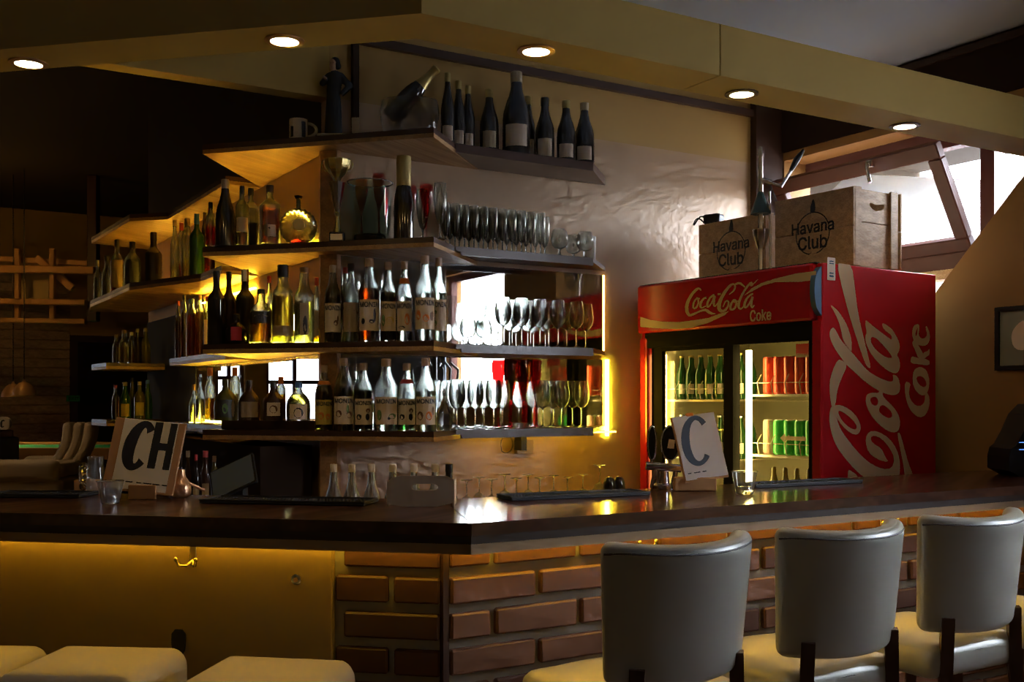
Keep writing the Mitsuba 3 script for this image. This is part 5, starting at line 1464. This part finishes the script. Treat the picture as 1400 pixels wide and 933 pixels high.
# left card: stands on a wooden foot, leaning back
p, dl = top_pt(192, 682)
o = at_d(138, 668, dl - 0.01)
br = at_d(237, 672, dl - 0.03)
ex = br - o
ex[2] = 0
W = np.linalg.norm(ex)
ex /= W
slant = 0.13
ey = np.array([-ex[1] * 0.25, ex[0] * 0.25, 0.968])
ey += ex * 0.10
ey /= np.linalg.norm(ey)
ex = ex - ey * np.dot(ex, ey)
ex /= np.linalg.norm(ex)
ez = np.cross(ex, ey)
Hh = (668 - 571) / FOC * dl * 1.04
k = thing('menu_card', 'wooden clipboard menu stand with big black CH letters on white paper', 'menu card')
C = letter_c(W * 0.42, Hh * 0.70, W * 0.155)
C.apply_translation([W * 0.40, Hh * 0.635, 0])
Hm = cat(box(0.575 * W, 0.685 * W, Hh * 0.34, Hh * 0.985, 0, .0006), box(0.79 * W, 0.885 * W, Hh * 0.34, Hh * 0.985, 0, .0006), box(0.685 * W, 0.79 * W, Hh * 0.60, Hh * 0.70, 0, .0006))
vt = text('CHARLIES', 0.010, True, 0.0006)
front_card(k, o, ex, ey, ez, W, Hh, [('letter', C, 'ink'), ('letter', Hm, 'ink'), ('small_print', small_line(Hh * 0.13, W, [(.18, .28), (.32, .42), (.47, .54), (.57, .68), (.70, .80), (.83, .90)]), 'ink')], .13, .10, .005, .03)
fx = o + ex * W * 0.40
obj('foot', box(0, 0.10, 0, 0.012, 0, 0.05, 0.002).apply_transform(np.array([[ex[0], -FWD[0], 0, fx[0]], [ex[1], -FWD[1], 0, fx[1]], [0, 0, 1, ZT], [0, 0, 0, 1.0]])), 'clip_wood', k)
obj('strut', cat(box(-0.012, 0.012, 0.0, 0.07, 0, 0.022, 0.002)).apply_transform(np.array([[ex[0], FWD[0], 0, (o + ex * W * 0.5)[0]], [ex[1], FWD[1], 0, (o + ex * W * 0.5)[1]], [0, 0, 1, ZT], [0, 0, 0, 1.0]])), 'clip_wood', k)
# right card: leaning to the right, paper with a big C, on a wooden block
p, dr_ = top_pt(953, 672)
o = at_d(937, 661, dr_ - 0.01)
br = at_d(997, 652, dr_ + 0.02)
tl = at_d(912, 572, dr_ + 0.06)
ex = br - o
W = np.linalg.norm(ex)
ex /= W
ey = tl - o
ey -= ex * np.dot(ex, ey)
Hh = np.linalg.norm(ey)
ey /= Hh
ez = np.cross(ex, ey)
k = thing('menu_card', 'tilted clipboard menu on a wooden block by the taps, white paper with a grey C', 'menu card')
C = letter_c(W * 0.70, Hh * 0.76, W * 0.17)
C = C.slice_plane([0.0, 0, 0], [-1, 0.15, 0], cap=False) if False else C
C.apply_translation([W * 0.46, Hh * 0.60, 0])
front_card(k, o, ex, ey, ez, W, Hh, [('letter', C, 'slate_blue'), ('small_print', small_line(Hh * 0.13, W, [(.10, .18), (.24, .38), (.43, .52)]), 'slate_blue')], .03, .01, .005, .03)
obj('block', xform(box(-0.085, 0.075, 0, 0.05, 0, 0.052, 0.003), p + np.array([0, 0, 0]), R3, np.array([*FWD, 0]), [0, 0, 1]), 'clip_wood', k)
obj('clip', xform(cat(box(W * 0.36, W * 0.52, Hh * 0.98, Hh * 1.03, -0.012, 0.004, 0.002)), o, ex, ey, ez), 'label_orange', k)
# beer taps
p, dt = top_pt(908, 669)
k = thing('beer_tap', 'chrome double beer tap with oval badges, between the counter and the cooler', 'beer tap')
zt = lambda py: zof(py, dt)
at_ = lambda px, py: at_d(px, py, dt)
obj('column', lathe([(0, ZT), (0.05, ZT), (0.05, ZT + 0.012), (0.026, ZT + 0.02), (0.024, zt(642)), (0.0, zt(640))], 20, p[0] + FWD[0] * 0.04, p[1] + FWD[1] * 0.04), 'chrome', k, smooth=30)
obj('arm', cat(tube([at_(883, 637), at_(931, 641)], 0.016, 12)), 'chrome', k, smooth=30)
for px, lb in ((896, 0), (924, 1)):
    obj('spout', tube([at_(px, 641), at_(px - 1, 650), at_(px - 4, 660), at_(px - 5, 668)], [0.010, 0.010, 0.008, 0.007], 10), 'chrome', k, smooth=30)
for i, (px, rx) in enumerate(((891, 0.016), (916, 0.036))):
    obj('lever', tube([at_(px, 637), at_(px, 626)], 0.007, 8), 'chrome', k, smooth=30)
    c = at_(px, 606)
    dsc = lathe([(0, -0.008), (0.9, -0.008), (1.0, -0.004), (1.0, 0.004), (0.9, 0.008), (0, 0.008)], 28)
    dsc.vertices *= [rx, 0.066, 1]
    bk_ = obj('badge', xform(dsc, c, R3, [0, 0, 1], -np.array([*FWD, 0])), 'black_plastic', k, smooth=30)
    rim = tube([c - np.array([*FWD, 0]) * 0.008 + R3 * rx * math.cos(a) + np.array([0, 0, 0.066 * math.sin(a)]) for a in np.linspace(0, 2 * math.pi, 33)], 0.004, 6, False)
    obj('rim', rim, 'chrome', bk_, smooth=40)
    if i:
        obj('emblem', xform(prism([(-0.012, -0.02), (0.014, -0.022), (0.018, 0.012), (-0.006, 0.016)], 0, 0.002), c - np.array([*FWD, 0]) * 0.009, R3, [0, 0, 1], -np.array([*FWD, 0])), 'label_white', bk_)
# beige carrier box and the row of caps behind it
p, db = top_pt(575, 693)
k = thing('carrier_box', 'beige bottle carrier box with an oval hand slot at the bend of the counter', 'box')
hB = (690 - 648) / FOC * db
wB = 92 / FOC * db
fa = Polygon(chaikin([(-wB / 2, 0), (wB / 2, 0), (wB / 2, hB * .5), (wB / 2, hB), (0, hB), (-wB / 2 + 0.02, hB), (-wB / 2, hB - 0.03), (-wB / 2, hB * .4)], 1), [chaikin([(-0.02, hB * .52), (0.05, hB * .52), (0.06, hB * .62), (0.05, hB * .74), (-0.02, hB * .74), (-0.03, hB * .62)], 2)])
F3 = np.array([*FWD, 0])
obj('front', xform(prism(fa, 0, 0.006), p + F3 * 0.0, R3, [0, 0, 1], -F3), 'box_beige', k)
obj('back', xform(prism(Polygon(rect(-wB / 2, wB / 2, 0, hB * .42)), 0, 0.006), p + F3 * 0.14, R3, [0, 0, 1], -F3), 'box_beige', k)
for s_ in (-1, 1):
    obj('side', xform(box(s_ * wB / 2 - (0.006 if s_ > 0 else 0), s_ * wB / 2 + (0 if s_ > 0 else 0.006), 0.0005, 0.134, 0, hB * .8), p, R3, F3, [0, 0, 1]), 'box_beige', k)
rk = thing('speed_rail', 'metal bottle rail behind the counter holding white-capped bottles', 'rail')
dR = 4.35
a, b = at_d(440, 700, dR), at_d(640, 700, dR)
obj('tray', xform(box(0, np.linalg.norm((b - a)[:2]), -0.06, 0.14, 0.80, 0.82), [a[0], a[1], 0], R3, F3, [0, 0, 1]), 'steel', rk)
obj('leg', cat(*[xform(box(s, s + 0.03, -0.02, 0.02, 0, 0.80), [a[0], a[1], 0], R3, F3, [0, 0, 1]) for s in (0.02, 0.55)]), 'steel', rk)
for i, px in enumerate((456, 481, 508, 537, 566, 595)):
    q = at_d(px, 640, dR)
    bottle(px, None, 0, 0.82, 24, 635, 'syrup', 'bottle_glass', f'{["first", "second", "third", "fourth", "fifth", "sixth"][i]} white-capped bottle from the left in the rail behind the beige box', 'pale', .4, 'label_white', name='rail_bottle', capz=0.09, at=(q[0], q[1], dR), neck=('ink_brown', 0.945, 0.955))
q = at_d(614, 640, dR + 0.075)
bottle(612, None, 0, 0.82, 24, 635, 'syrup', 'dark_glass', 'black-capped bottle at the right end of the rail behind the beige box', None, 0, 'black_plastic', name='rail_bottle', capz=0.09, at=(q[0], q[1], dR + 0.075))
# till with tilted screen, odds and ends left of it
p, dp_ = top_pt(318, 676)
dp_ = 4.3
k = thing('till_screen', 'black till with a tilted screen behind the counter left of the cupboard', 'till')
c = at_d(318, 652, dp_)
sx = (R3 * 0.9 + np.array([0, 0, 0.42]))
sx /= np.linalg.norm(sx)
sy = np.cross(np.cross(sx, F3 * 0.7 + np.array([0, 0, 0.7])), sx)
sy /= np.linalg.norm(sy)
obj('screen', xform(box(-0.10, 0.10, -0.09, 0.09, -0.012, 0.0, 0.003), c, sx, sy, np.cross(sx, sy)), 'black_plastic', k)
obj('display', xform(box(-0.09, 0.09, -0.08, 0.08, 0.0005, 0.0015), c, sx, sy, np.cross(sx, sy)), 'screen_blue', k)
obj('stand', tube([c + np.array([0.03, 0, -0.02]), c + np.array([0.05, 0.03, -0.22])], 0.03, 10), 'black_plastic', k)
obj('pedestal', move(box(-0.14, 0.14, -0.12, 0.12, 0.80, c[2] - 0.20, 0.01), c[0] + 0.05, c[1] + 0.03), 'black_plastic', k)
obj('cabinet', move(box(-0.2, 0.2, -0.16, 0.16, 0, 0.80, 0.01), c[0] + 0.05, c[1] + 0.03), 'dark_wood', k)
sb = thing('side_table', 'low dark side counter behind the left arm of the bar', 'counter')
c0 = at_d(255, 690, 4.75)
obj('top', move(box(-0.42, 0.12, -0.20, 0.25, 0.90, 0.93), c0[0], c0[1]), 'dark_wood', sb)
obj('body', move(box(-0.40, 0.10, -0.18, 0.23, 0.0, 0.90), c0[0], c0[1]), 'dark_wood', sb)
for px, top, w, kind, gl, cp, lb in [(247, 618, 12, 'bordeaux', 'dark_glass', 'black_plastic', 'dark bottle right behind the edge of the left CH card'), (257, 617, 13, 'wine', 'coffee_glass', 'label_tan', 'brown bottle with a tan cap left of the till'), (268, 622, 12, 'rum', 'dark_glass', 'label_red', 'dark bottle with a red cap left of the till'), (281, 617, 14, 'vodka', 'coffee_glass', 'cap_red', 'reddish brown bottle just left of the till screen'), (293, 624, 10, 'tall', 'olive_glass', 'cork', 'slim bottle with a cork behind the till screen')]:
    q = at_d(px, 640, 4.72 + 0.02 * (px % 3))
    bottle(px, None, 0, 0.93, w, top, kind, gl, lb, None, 0, cp, ('label_tan', .2, .5, .7), capz=.1, at=(q[0], q[1], 4.72 + 0.02 * (px % 3)))
q = at_d(255, 655, 4.10)
p, dq = top_pt(258, 680)
k = thing('copper_shaker', 'small shiny copper pot on the counter between the CH card and the bar mat', 'pot')
obj('pot', lathe(smooth_prof([(0, 0), (0.030, 0.0), (0.040, 0.02), (0.036, 0.05), (0.020, 0.068), (0.016, 0.10)], 2), 18, p[0] - 0.03, p[1], ZT), 'copper', k, smooth=30)
obj('spoon', tube([[p[0] - 0.03, p[1], ZT + 0.09], [p[0], p[1], ZT + 0.05], [p[0] + 0.06, p[1] + 0.02, ZT + 0.02]], 0.006, 6), 'copper', k, smooth=30)
p, dq = top_pt(116, 673)
k = thing('beaded_glass', 'glittering bubbled glass candle holder left of the CH card', 'candle holder')
for i in range(3):
    obj('bubble', trimesh.creation.icosphere(2, 0.021).apply_translation([p[0], p[1], ZT + 0.022 + 0.034 * i]), 'solid_glass', k, smooth=True)
p, dq = top_pt(105, 676)
solo('small_box', xform(box(-0.045, 0.035, 0, 0.06, 0, 0.045, 0.003), p + F3 * 0.08, R3, F3, [0, 0, 1]), 'clip_wood', 'small brown wooden box behind the glittering candle holder', 'box')
p, dq = top_pt(131, 676)
k = thing('water_jug', 'clear glass jug half hidden by the left edge of the CH card', 'jug')
obj('body', lathe(smooth_prof([(0, 0.001), (0.032, 0.001), (0.036, 0.05), (0.028, 0.10), (0.030, 0.14)], 2), 18, p[0], p[1], ZT), 'thin_glass', k, smooth=30)
obj('handle', tube([p + np.array([-0.03, 0.0, 0.115]), p + np.array([-0.055, 0, 0.10]), p + np.array([-0.055, 0, 0.05]), p + np.array([-0.033, 0, 0.03])], 0.005, 6), 'solid_glass', k, smooth=30)

# ---------------------------------------------------------------- top of the corner shelf: figurine, mug, champagne cooler
x, y, d = spot(456, 'corner', .07)
k = thing('figurine', 'dark figurine of a standing person with hat and hand on hip, on the top shelf', 'figurine')
S = (zof(80, d) - zof(186, d))
zb = z1 + 0.016
obj('plinth', xform(box(-0.07, 0.065, -0.05, 0.05, 0, 0.015, 0.003), [x, y, z1 + 0.0006], R3, F3, [0, 0, 1]), 'label_tan', k)
import manifold3d as m3


def limb(a, b, ra, rb):
    A = m3.Manifold.sphere(ra, 16).translate(list(map(float, a)))
    B = m3.Manifold.sphere(rb, 16).translate(list(map(float, b)))
    return m3.Manifold.batch_hull([A, B])


def man_mesh(parts, edge, it=8):
    m = m3.Manifold.batch_boolean(parts, m3.OpType.Add).refine_to_length(edge)
    q = m.to_mesh()
    t = trimesh.Trimesh(q.vert_properties[:, :3], q.tri_verts, process=True)
    return trimesh.smoothing.filter_taubin(t, iterations=it)


def P(u, h, w=0.0):
    return [u * S, w * S, h * S]


robe = man_mesh([limb(P(.0, .02), P(.0, .35), .115 * S, .10 * S), limb(P(.0, .35), P(.0, .55), .10 * S, .085 * S), limb(P(0, .55), P(.02, .74), .09 * S, .10 * S), limb(P(-.05, .76), P(.09, .76), .055 * S, .055 * S), limb(P(.10, .75), P(.21, .64), .05 * S, .042 * S), limb(P(.21, .64), P(.12, .53, -.03), .042 * S, .034 * S),
                 limb(P(-.07, .75), P(-.13, .66, -.05), .048 * S, .04 * S), limb(P(-.13, .66, -.05), P(-.08, .70, -.10), .036 * S, .03 * S)], 0.01)
robe.vertices[:, 2] = np.maximum(robe.vertices[:, 2], 0.0)
obj('robe', xform(robe, [x, y, zb], R3, F3, [0, 0, 1]), 'black_rubber', k, smooth=50)
head = man_mesh([limb(P(.0, .80), P(.0, .86), .028 * S, .03 * S), limb(P(-.01, .89), P(.0, .94), .045 * S, .052 * S), limb(P(-.03, .90, -.03), P(-.035, .89, -.045), .012 * S, .010 * S)], 0.006, 4)
hk = obj('head', xform(head, [x, y, zb], R3, F3, [0, 0, 1]), 'skin', k, smooth=50)
obj('hair', xform(man_mesh([limb(P(.02, .96, .015), P(.05, .90, .02), .058 * S, .045 * S)], 0.008, 4), [x, y, zb], R3, F3, [0, 0, 1]), 'black_plastic', hk, smooth=50)
obj('eyes', cat(*[xform(trimesh.creation.icosphere(1, 0.006 * S), np.array([x, y, zb]) + R3 * (u * S) + F3 * (-.047 * S) + np.array([0, 0, .925 * S]), R3, F3, [0, 0, 1]) for u in (-.03, .005)]), 'ink', hk)
obj('hand', xform(man_mesh([limb(P(-.08, .70, -.11), P(-.10, .72, -.12), .022 * S, .016 * S), limb(P(.12, .53, -.035), P(.10, .50, -.04), .022 * S, .016 * S)], 0.006, 2), [x, y, zb], R3, F3, [0, 0, 1]), 'skin', k, smooth=50)
x, y, d = spot(408, 'corner', .06)
k = thing('mug', 'white mug with black picture on the top corner shelf left of the figurine', 'mug')
r, h = 0.042, (zof(164, d) - z1)
obj('body', lathe([(0, 0.001), (r, 0.001), (r * 1.03, 0.006), (r, h), (r * .94, h), (r * .92, 0.012), (0, 0.010)], 24, x, y, z1), 'label_white', k, smooth=30)
hdl = [np.array([x, y, z1]) + R3 * (r * .95 + 0.045 * math.sin(a)) + np.array([0, 0, h * .5 - h * .32 * math.cos(a)]) for a in np.linspace(0, math.pi, 12)]
obj('handle', tube(hdl, 0.007, 8), 'label_white', k, smooth=40)
ang = math.atan2(CAM[1] - y, CAM[0] - x)
for ux, w_, a_, b_ in ((-0.6, 0.022, .1, .85), (0.75, 0.016, .1, .6)):
    obj('picture', move(wrap(patch(w_, a_ * h, b_ * h), r * 1.03, x, y, ang - ux), 0, 0, z1), 'ink', k)
x, y, d = on_line(486, np.array([0, 1.0]), -0.12)
solo('small_card', xform(box(-0.018, 0.018, 0, 0.004, 0.0008, 0.095), [x, y, z1], R3, F3, [0, 0, 1]), 'label_tan', 'small cream card standing behind the figurine', 'card')
# acrylic champagne cooler on the top shelf with a leaning bottle
x, y, d = spot(560, 'corner', .16)
k = thing('champagne_bowl', 'big clear acrylic champagne bowl on the top corner shelf', 'bowl')
bl_ = smooth_prof([(0, 0.001), (0.08, 0.001), (0.12, 0.02), (0.135, 0.08), (0.14, 0.13), (0.13, 0.18)], 2)
m = lathe(bl_, 30)
m.vertices *= [1.0, 0.62, 1]
m = rot(m, -31)
obj('shell', move(m, x, y, z1), 'clear_acrylic', k, smooth=30)
obj('base', move(rot(lathe([(0, 0.002), (0.09, 0.002), (0.09, 0.014), (0, 0.016)], 24), 0), x, y, z1), 'black_plastic', k, smooth=30)


def lying_bottle(foot, tip, r, glass_, foil, label, capname='neck_foil'):
    k = thing('champagne_bottle', label, 'bottle')
    a, b = np.array(foot), np.array(tip)
    ez = b - a
    h = np.linalg.norm(ez)
    ez /= h
    ex = np.cross(ez, [FWD[0], FWD[1], 0])
    ex /= np.linalg.norm(ex)
    prof = [(q[0] * r, q[1] * h) for q in PROF['champagne']]
    pts = smooth_prof(prof, 2)
    obj('body', xform(lathe([(0, 0)] + [tuple(q) for q in pts] + [(0, 0.95 * h)], 22), a, ex, np.cross(ez, ex), ez), glass_, k, smooth=35)
    fz = 0.64
    fp = [(interp(PROF['champagne'], f) * r * 1.05 + 0.0008, f * h) for f in np.linspace(fz, 0.94, 8)] + [(0.46 * r, 0.955 * h), (0.5 * r, 0.98 * h), (0.40 * r, h), (0, h)]
    obj('neck_foil', xform(lathe(fp, 18), a, ex, np.cross(ez, ex), ez), foil, k, smooth=35)
    return k, a, ex, ez, h, r


fo = at_d(533, 183, d) + np.array([0, 0, 0.075])
ti = at_d(598, 93, d)
kk, a, ex, ez, h, r = lying_bottle(fo, ti, 0.046, 'dark_glass', 'foil_gold', 'dark champagne bottle with gold neck leaning in the acrylic bowl')
# second shelf: champagne cooler with a bottle, trophy
x, y, d = spot(506, 'corner', .125)
BKT = (x, y, d)
k = thing('champagne_bucket', 'smoky clear champagne bucket on the second shelf beside the trophy', 'bucket')
zt_ = zof(250, d) - z2
obj('shell', lathe(smooth_prof([(0, 0.001), (0.075, 0.001), (0.09, 0.01), (0.106, zt_)], 1), 30, x, y, z2), 'green_shelf_glass', k, smooth=30)
obj('base', lathe([(0, 0.002), (0.07, 0.002), (0.075, 0.03), (0.07, 0.04), (0, 0.04)], 20, x, y, z2), 'black_plastic', k, smooth=30)
obj('band', lathe([(0.107, zt_ - 0.004), (0.109, zt_), (0.105, zt_ + 0.002)], 30, x, y, z2), 'steel', k, smooth=30)
x2, y2, d2 = spot(552, 'corner', .05)
bottle(549, None, 0, z2, 27, 214, 'champagne', 'dark_glass', 'black champagne bottle with pale gold neck right of the smoky bucket', None, 0, 'foil_gold', None, name='champagne_bottle', capz=.36, at=(x2, y2, d2))
x, y, d = spot(461, 'corner', .040)
k = thing('trophy', 'shiny gold and silver trophy cup on a dark base, by the post, second shelf', 'trophy')
zz = lambda py: zof(py, d)
obj('plinth', xform(box(-0.034, 0.034, -0.022, 0.022, 0.0006, zz(318) - z2, 0.003), [x, y, z2], R3, F3, [0, 0, 1]), 'black_plastic', k)
obj('plate', xform(box(-0.028, 0.028, -0.024, -0.0225, 0.008, zz(321) - z2), [x, y, z2], R3, F3, [0, 0, 1]), 'steel', k)
obj('stem', lathe([(0, zz(318)), (0.021, zz(318)), (0.010, zz(308)), (0.008, zz(296)), (0.014, zz(292)), (0.010, zz(288)), (0, zz(288))], 16, x, y), 'gold_metal', k, smooth=25)
fl = lathe([(0.012, zz(290)), (0.018, zz(280)), (0.034, zz(256)), (0.038, zz(250)), (0.015, zz(249))], 10, x, y)
obj('cone', fl, 'chrome', k)
cup = lathe(smooth_prof([(0.012, zz(250)), (0.020, zz(244)), (0.055, zz(232)), (0.066, zz(219)), (0.060, zz(219)), (0.05, zz(230)), (0.01, zz(243))], 2), 12, x, y)
obj('cup', cup, 'gold_metal', k)
for s in (-1, 1):
    obj('handle', tube([np.array([x, y, 0]) + R3 * s * (0.05 + 0.022 * math.sin(a)) + np.array([0, 0, zz(234) + (zz(218) - zz(234)) * (1 - math.cos(a)) / 2]) for a in np.linspace(0, math.pi, 9)], 0.004, 6), 'gold_metal', k, smooth=40)
x, y, d = on_line(180, np.array([1.0, 0]), -0.25)
solo('shot_glass', lathe([(0, 0.001), (0.018, 0.001), (0.024, 0.06), (0.022, 0.06), (0.016, 0.01), (0, 0.01)], 16, x, y, z1), 'solid_glass', 'tiny clear glass standing alone on top of the far end shelf', 'glass', smooth=30)

# ---------------------------------------------------------------- back room: armchair, pool table, lamps, exit sign
AD = 9.5
k = thing('armchair', 'pale upholstered armchair with a high channelled back in the room behind the bar', 'armchair')
ac = at_d(62, 700, AD)
AX, AY = R3, F3


def ab(x0, x1, y0, y1, z0, z1, r=0.05):
    m = rounded_box(x1 - x0, y1 - y0, z1 - z0, r, 4)
    return xform(move(m, (x0 + x1) / 2, (y0 + y1) / 2, (z0 + z1) / 2), [ac[0], ac[1], 0], AX, AY, [0, 0, 1])


za = lambda py: zof(py, AD)
for i in range(3):
    m = rounded_box(0.105, 0.16, za(578) - za(640), 0.045, 4)
    v = m.vertices
    t = (v[:, 2] / (za(578) - za(640)) + 0.5)
    v[:, 0] += 0.14 * (t - 0.5) + 0.05 * np.sin(t * 3.0)
    m = xform(move(m, 0.085 + 0.095 * i - 0.02, 0.20, (za(578) + za(640)) / 2), [ac[0], ac[1], 0], AX, AY, [0, 0, 1])
    obj('back_channel', m, 'armchair_cloth', k, smooth=40)
obj('seat', ab(-0.33, 0.28, -0.30, 0.25, za(650), za(630), 0.05), 'armchair_cloth', k, smooth=40)
obj('arm', ab(-0.34, 0.26, -0.38, -0.24, za(656), za(626), 0.06), 'armchair_cloth', k, smooth=40)
obj('arm', ab(-0.34, 0.26, 0.26, 0.40, za(656), za(626), 0.06), 'armchair_cloth', k, smooth=40)
obj('base', ab(-0.29, 0.30, -0.36, 0.38, za(672) - 0.12, za(652), 0.04), 'armchair_cloth', k, smooth=40)
obj('pedestal', ab(-0.26, 0.28, -0.3, 0.3, 0.0005, za(672) - 0.11, 0.02), 'dark_wood', k)
PD = 12.6
k = thing('pool_table', 'pool table with bright green felt in the dim back room', 'pool table')
zp = zof(611, PD)
c = at_d(70, 611, PD)
obj('bed', xform(box(-1.05, 1.05, -0.55, 0.55, zp - 0.03, zp, 0.005), [c[0], c[1], 0], R3, F3, [0, 0, 1]), 'felt_green', k)
obj('cushion_rail', cat(*[xform(b_, [c[0], c[1], 0], R3, F3, [0, 0, 1]) for b_ in (box(-1.15, 1.15, -0.65, -0.551, zp - 0.12, zp + 0.012, 0.01), box(-1.15, 1.15, 0.551, 0.65, zp - 0.12, zp + 0.03, 0.01), box(-1.15, -1.051, -0.55, 0.55, zp - 0.12, zp + 0.03, 0.01), box(1.051, 1.15, -0.55, 0.55, zp - 0.12, zp + 0.03, 0.01))]), 'rafter_wood', k)
obj('body', xform(box(-1.0, 1.0, -0.5, 0.5, zp - 0.35, zp - 0.031), [c[0], c[1], 0], R3, F3, [0, 0, 1]), 'dark_wood', k)
for sx in (-.85, .85):
    for sy in (-.4, .4):
        obj('leg', xform(box(sx - .06, sx + .06, sy - .06, sy + .06, 0.0005, zp - 0.351, 0.01), [c[0], c[1], 0], R3, F3, [0, 0, 1]), 'dark_wood', k)
for px, py, lb in ((18, 543, 'left of the two coppery dome lamps over the pool table'), (33, 541, 'right of the two coppery dome lamps over the pool table')):
    dd_ = PD + (0.35 if px < 20 else 0)
    q = at_d(px, py, dd_)
    k = thing('pendant_lamp', lb, 'lamp')
    obj('shade', lathe(smooth_prof([(0.022, 0.16), (0.06, 0.15), (0.12, 0.08), (0.14, 0.0)], 2), 24, *q), 'copper', k, smooth=30)
    obj('cord', tube([q + np.array([0, 0, 0.155]), [q[0], q[1], 4.2]], 0.006, 6), 'black_plastic', k)
    obj('socket', lathe([(0, 0.19), (0.012, 0.19), (0.022, 0.15), (0, 0.15)], 12, *q), 'copper', k, smooth=30)
    obj('bulb', trimesh.creation.icosphere(2, 0.035).apply_translation(q + np.array([0, 0, 0.06])), None, k, emit=(60, 42, 22))
k = thing('exit_sign', 'dim green exit sign on the dark door of the back room', 'sign')
x, y, d = on_line(100, np.array([0, 1.0]), 11.90)
zs = zof(545, d)
w = 17 / FOC * d
obj('plate', box(x - w / 2, x + w / 2, 11.88, 11.925, zs - w * .25, zs + w * .25, 0.004), 'exit_green', k)
t = text('EXIT', w * 0.24, True)
obj('lettering', xform(t, [x - w * .36, 11.879, zs - w * .12], [1, 0, 0], [0, 0, 1], [0, -1, 0]), 'black_plastic', k)
# small clock-like box and dark stand at the left edge
q = at_d(7, 600, 11.0)
k = thing('jukebox', 'dark cabinet at the left edge with a small rounded radio on top', 'cabinet')
obj('body', move(box(-0.5, 0.10, -0.3, 0.3, 0.0005, zof(597, 11.0), 0.01), q[0], q[1]), 'black_plastic', k)
obj('shelf_top', move(box(-0.5, 0.05, -0.3, 0.3, zof(597, 11.0), zof(587, 11.0), 0.01), q[0], q[1]), 'dark_wood', k)
k = thing('table_sign', 'small rounded sign with a red and black letter on the cabinet at the left edge', 'sign')
zq = zof(587, 11.0)
shp = Polygon(chaikin([(-0.07, 0), (0.07, 0), (0.07, 0.10), (0.03, 0.13), (-0.05, 0.13), (-0.07, 0.08)], 2))
o3 = np.array([*at_d(7, 587, 10.75)[:2], zq + 0.001])
obj('plate', xform(prism(shp, 0, 0.05), o3, R3, [0, 0, 1], -F3), 'label_white', k)
C = letter_c(0.05, 0.08, 0.018)
obj('letter', xform(C, o3 - F3 * 0.051 + np.array([0, 0, 0.062]), R3, [0, 0, 1], -F3), 'ink', k)
k = thing('wall_lamp', 'added unseen round warm lamp hanging in the back room beyond the left picture edge', 'lamp')
q = at_d(-150, 420, 8.8)
obj('globe', trimesh.creation.icosphere(2, 0.09).apply_translation(q), None, k, emit=(42, 27, 13))  # globe added outside the view to brighten the armchair
obj('cord', tube([q + np.array([0, 0, 0.09]), [q[0], q[1], 4.2]], 0.006, 6), 'black_plastic', k)
# coat stand by the window, seen in the bar mirror
k = thing('coat_stand', 'black bentwood coat stand by the right-hand window, seen in the bar mirror', 'coat stand')
cx, cy = 2.45, -3.75
obj('pole', tube([[cx, cy, 0.2], [cx, cy, 1.95]], 0.018, 10), 'black_plastic', k)
for i in range(6):
    a = i * math.pi / 3 + 0.3
    u = np.array([math.cos(a), math.sin(a), 0])
    obj('hook', tube([np.array([cx, cy, 1.62]) + u * r_ + np.array([0, 0, h_]) for r_, h_ in ((0.02, 0), (0.12, -0.05), (0.20, 0.0), (0.21, 0.10), (0.14, 0.16), (0.10, 0.13))], 0.011, 8), 'black_plastic', k, smooth=40)
for i in range(4):
    a = i * math.pi / 2
    u = np.array([math.cos(a), math.sin(a), 0])
    obj('foot', tube([np.array([cx, cy, 0.25]), np.array([cx, cy, 0.18]) + u * 0.12, np.array([cx, cy, 0.012]) + u * 0.26], 0.012, 8), 'black_plastic', k, smooth=40)
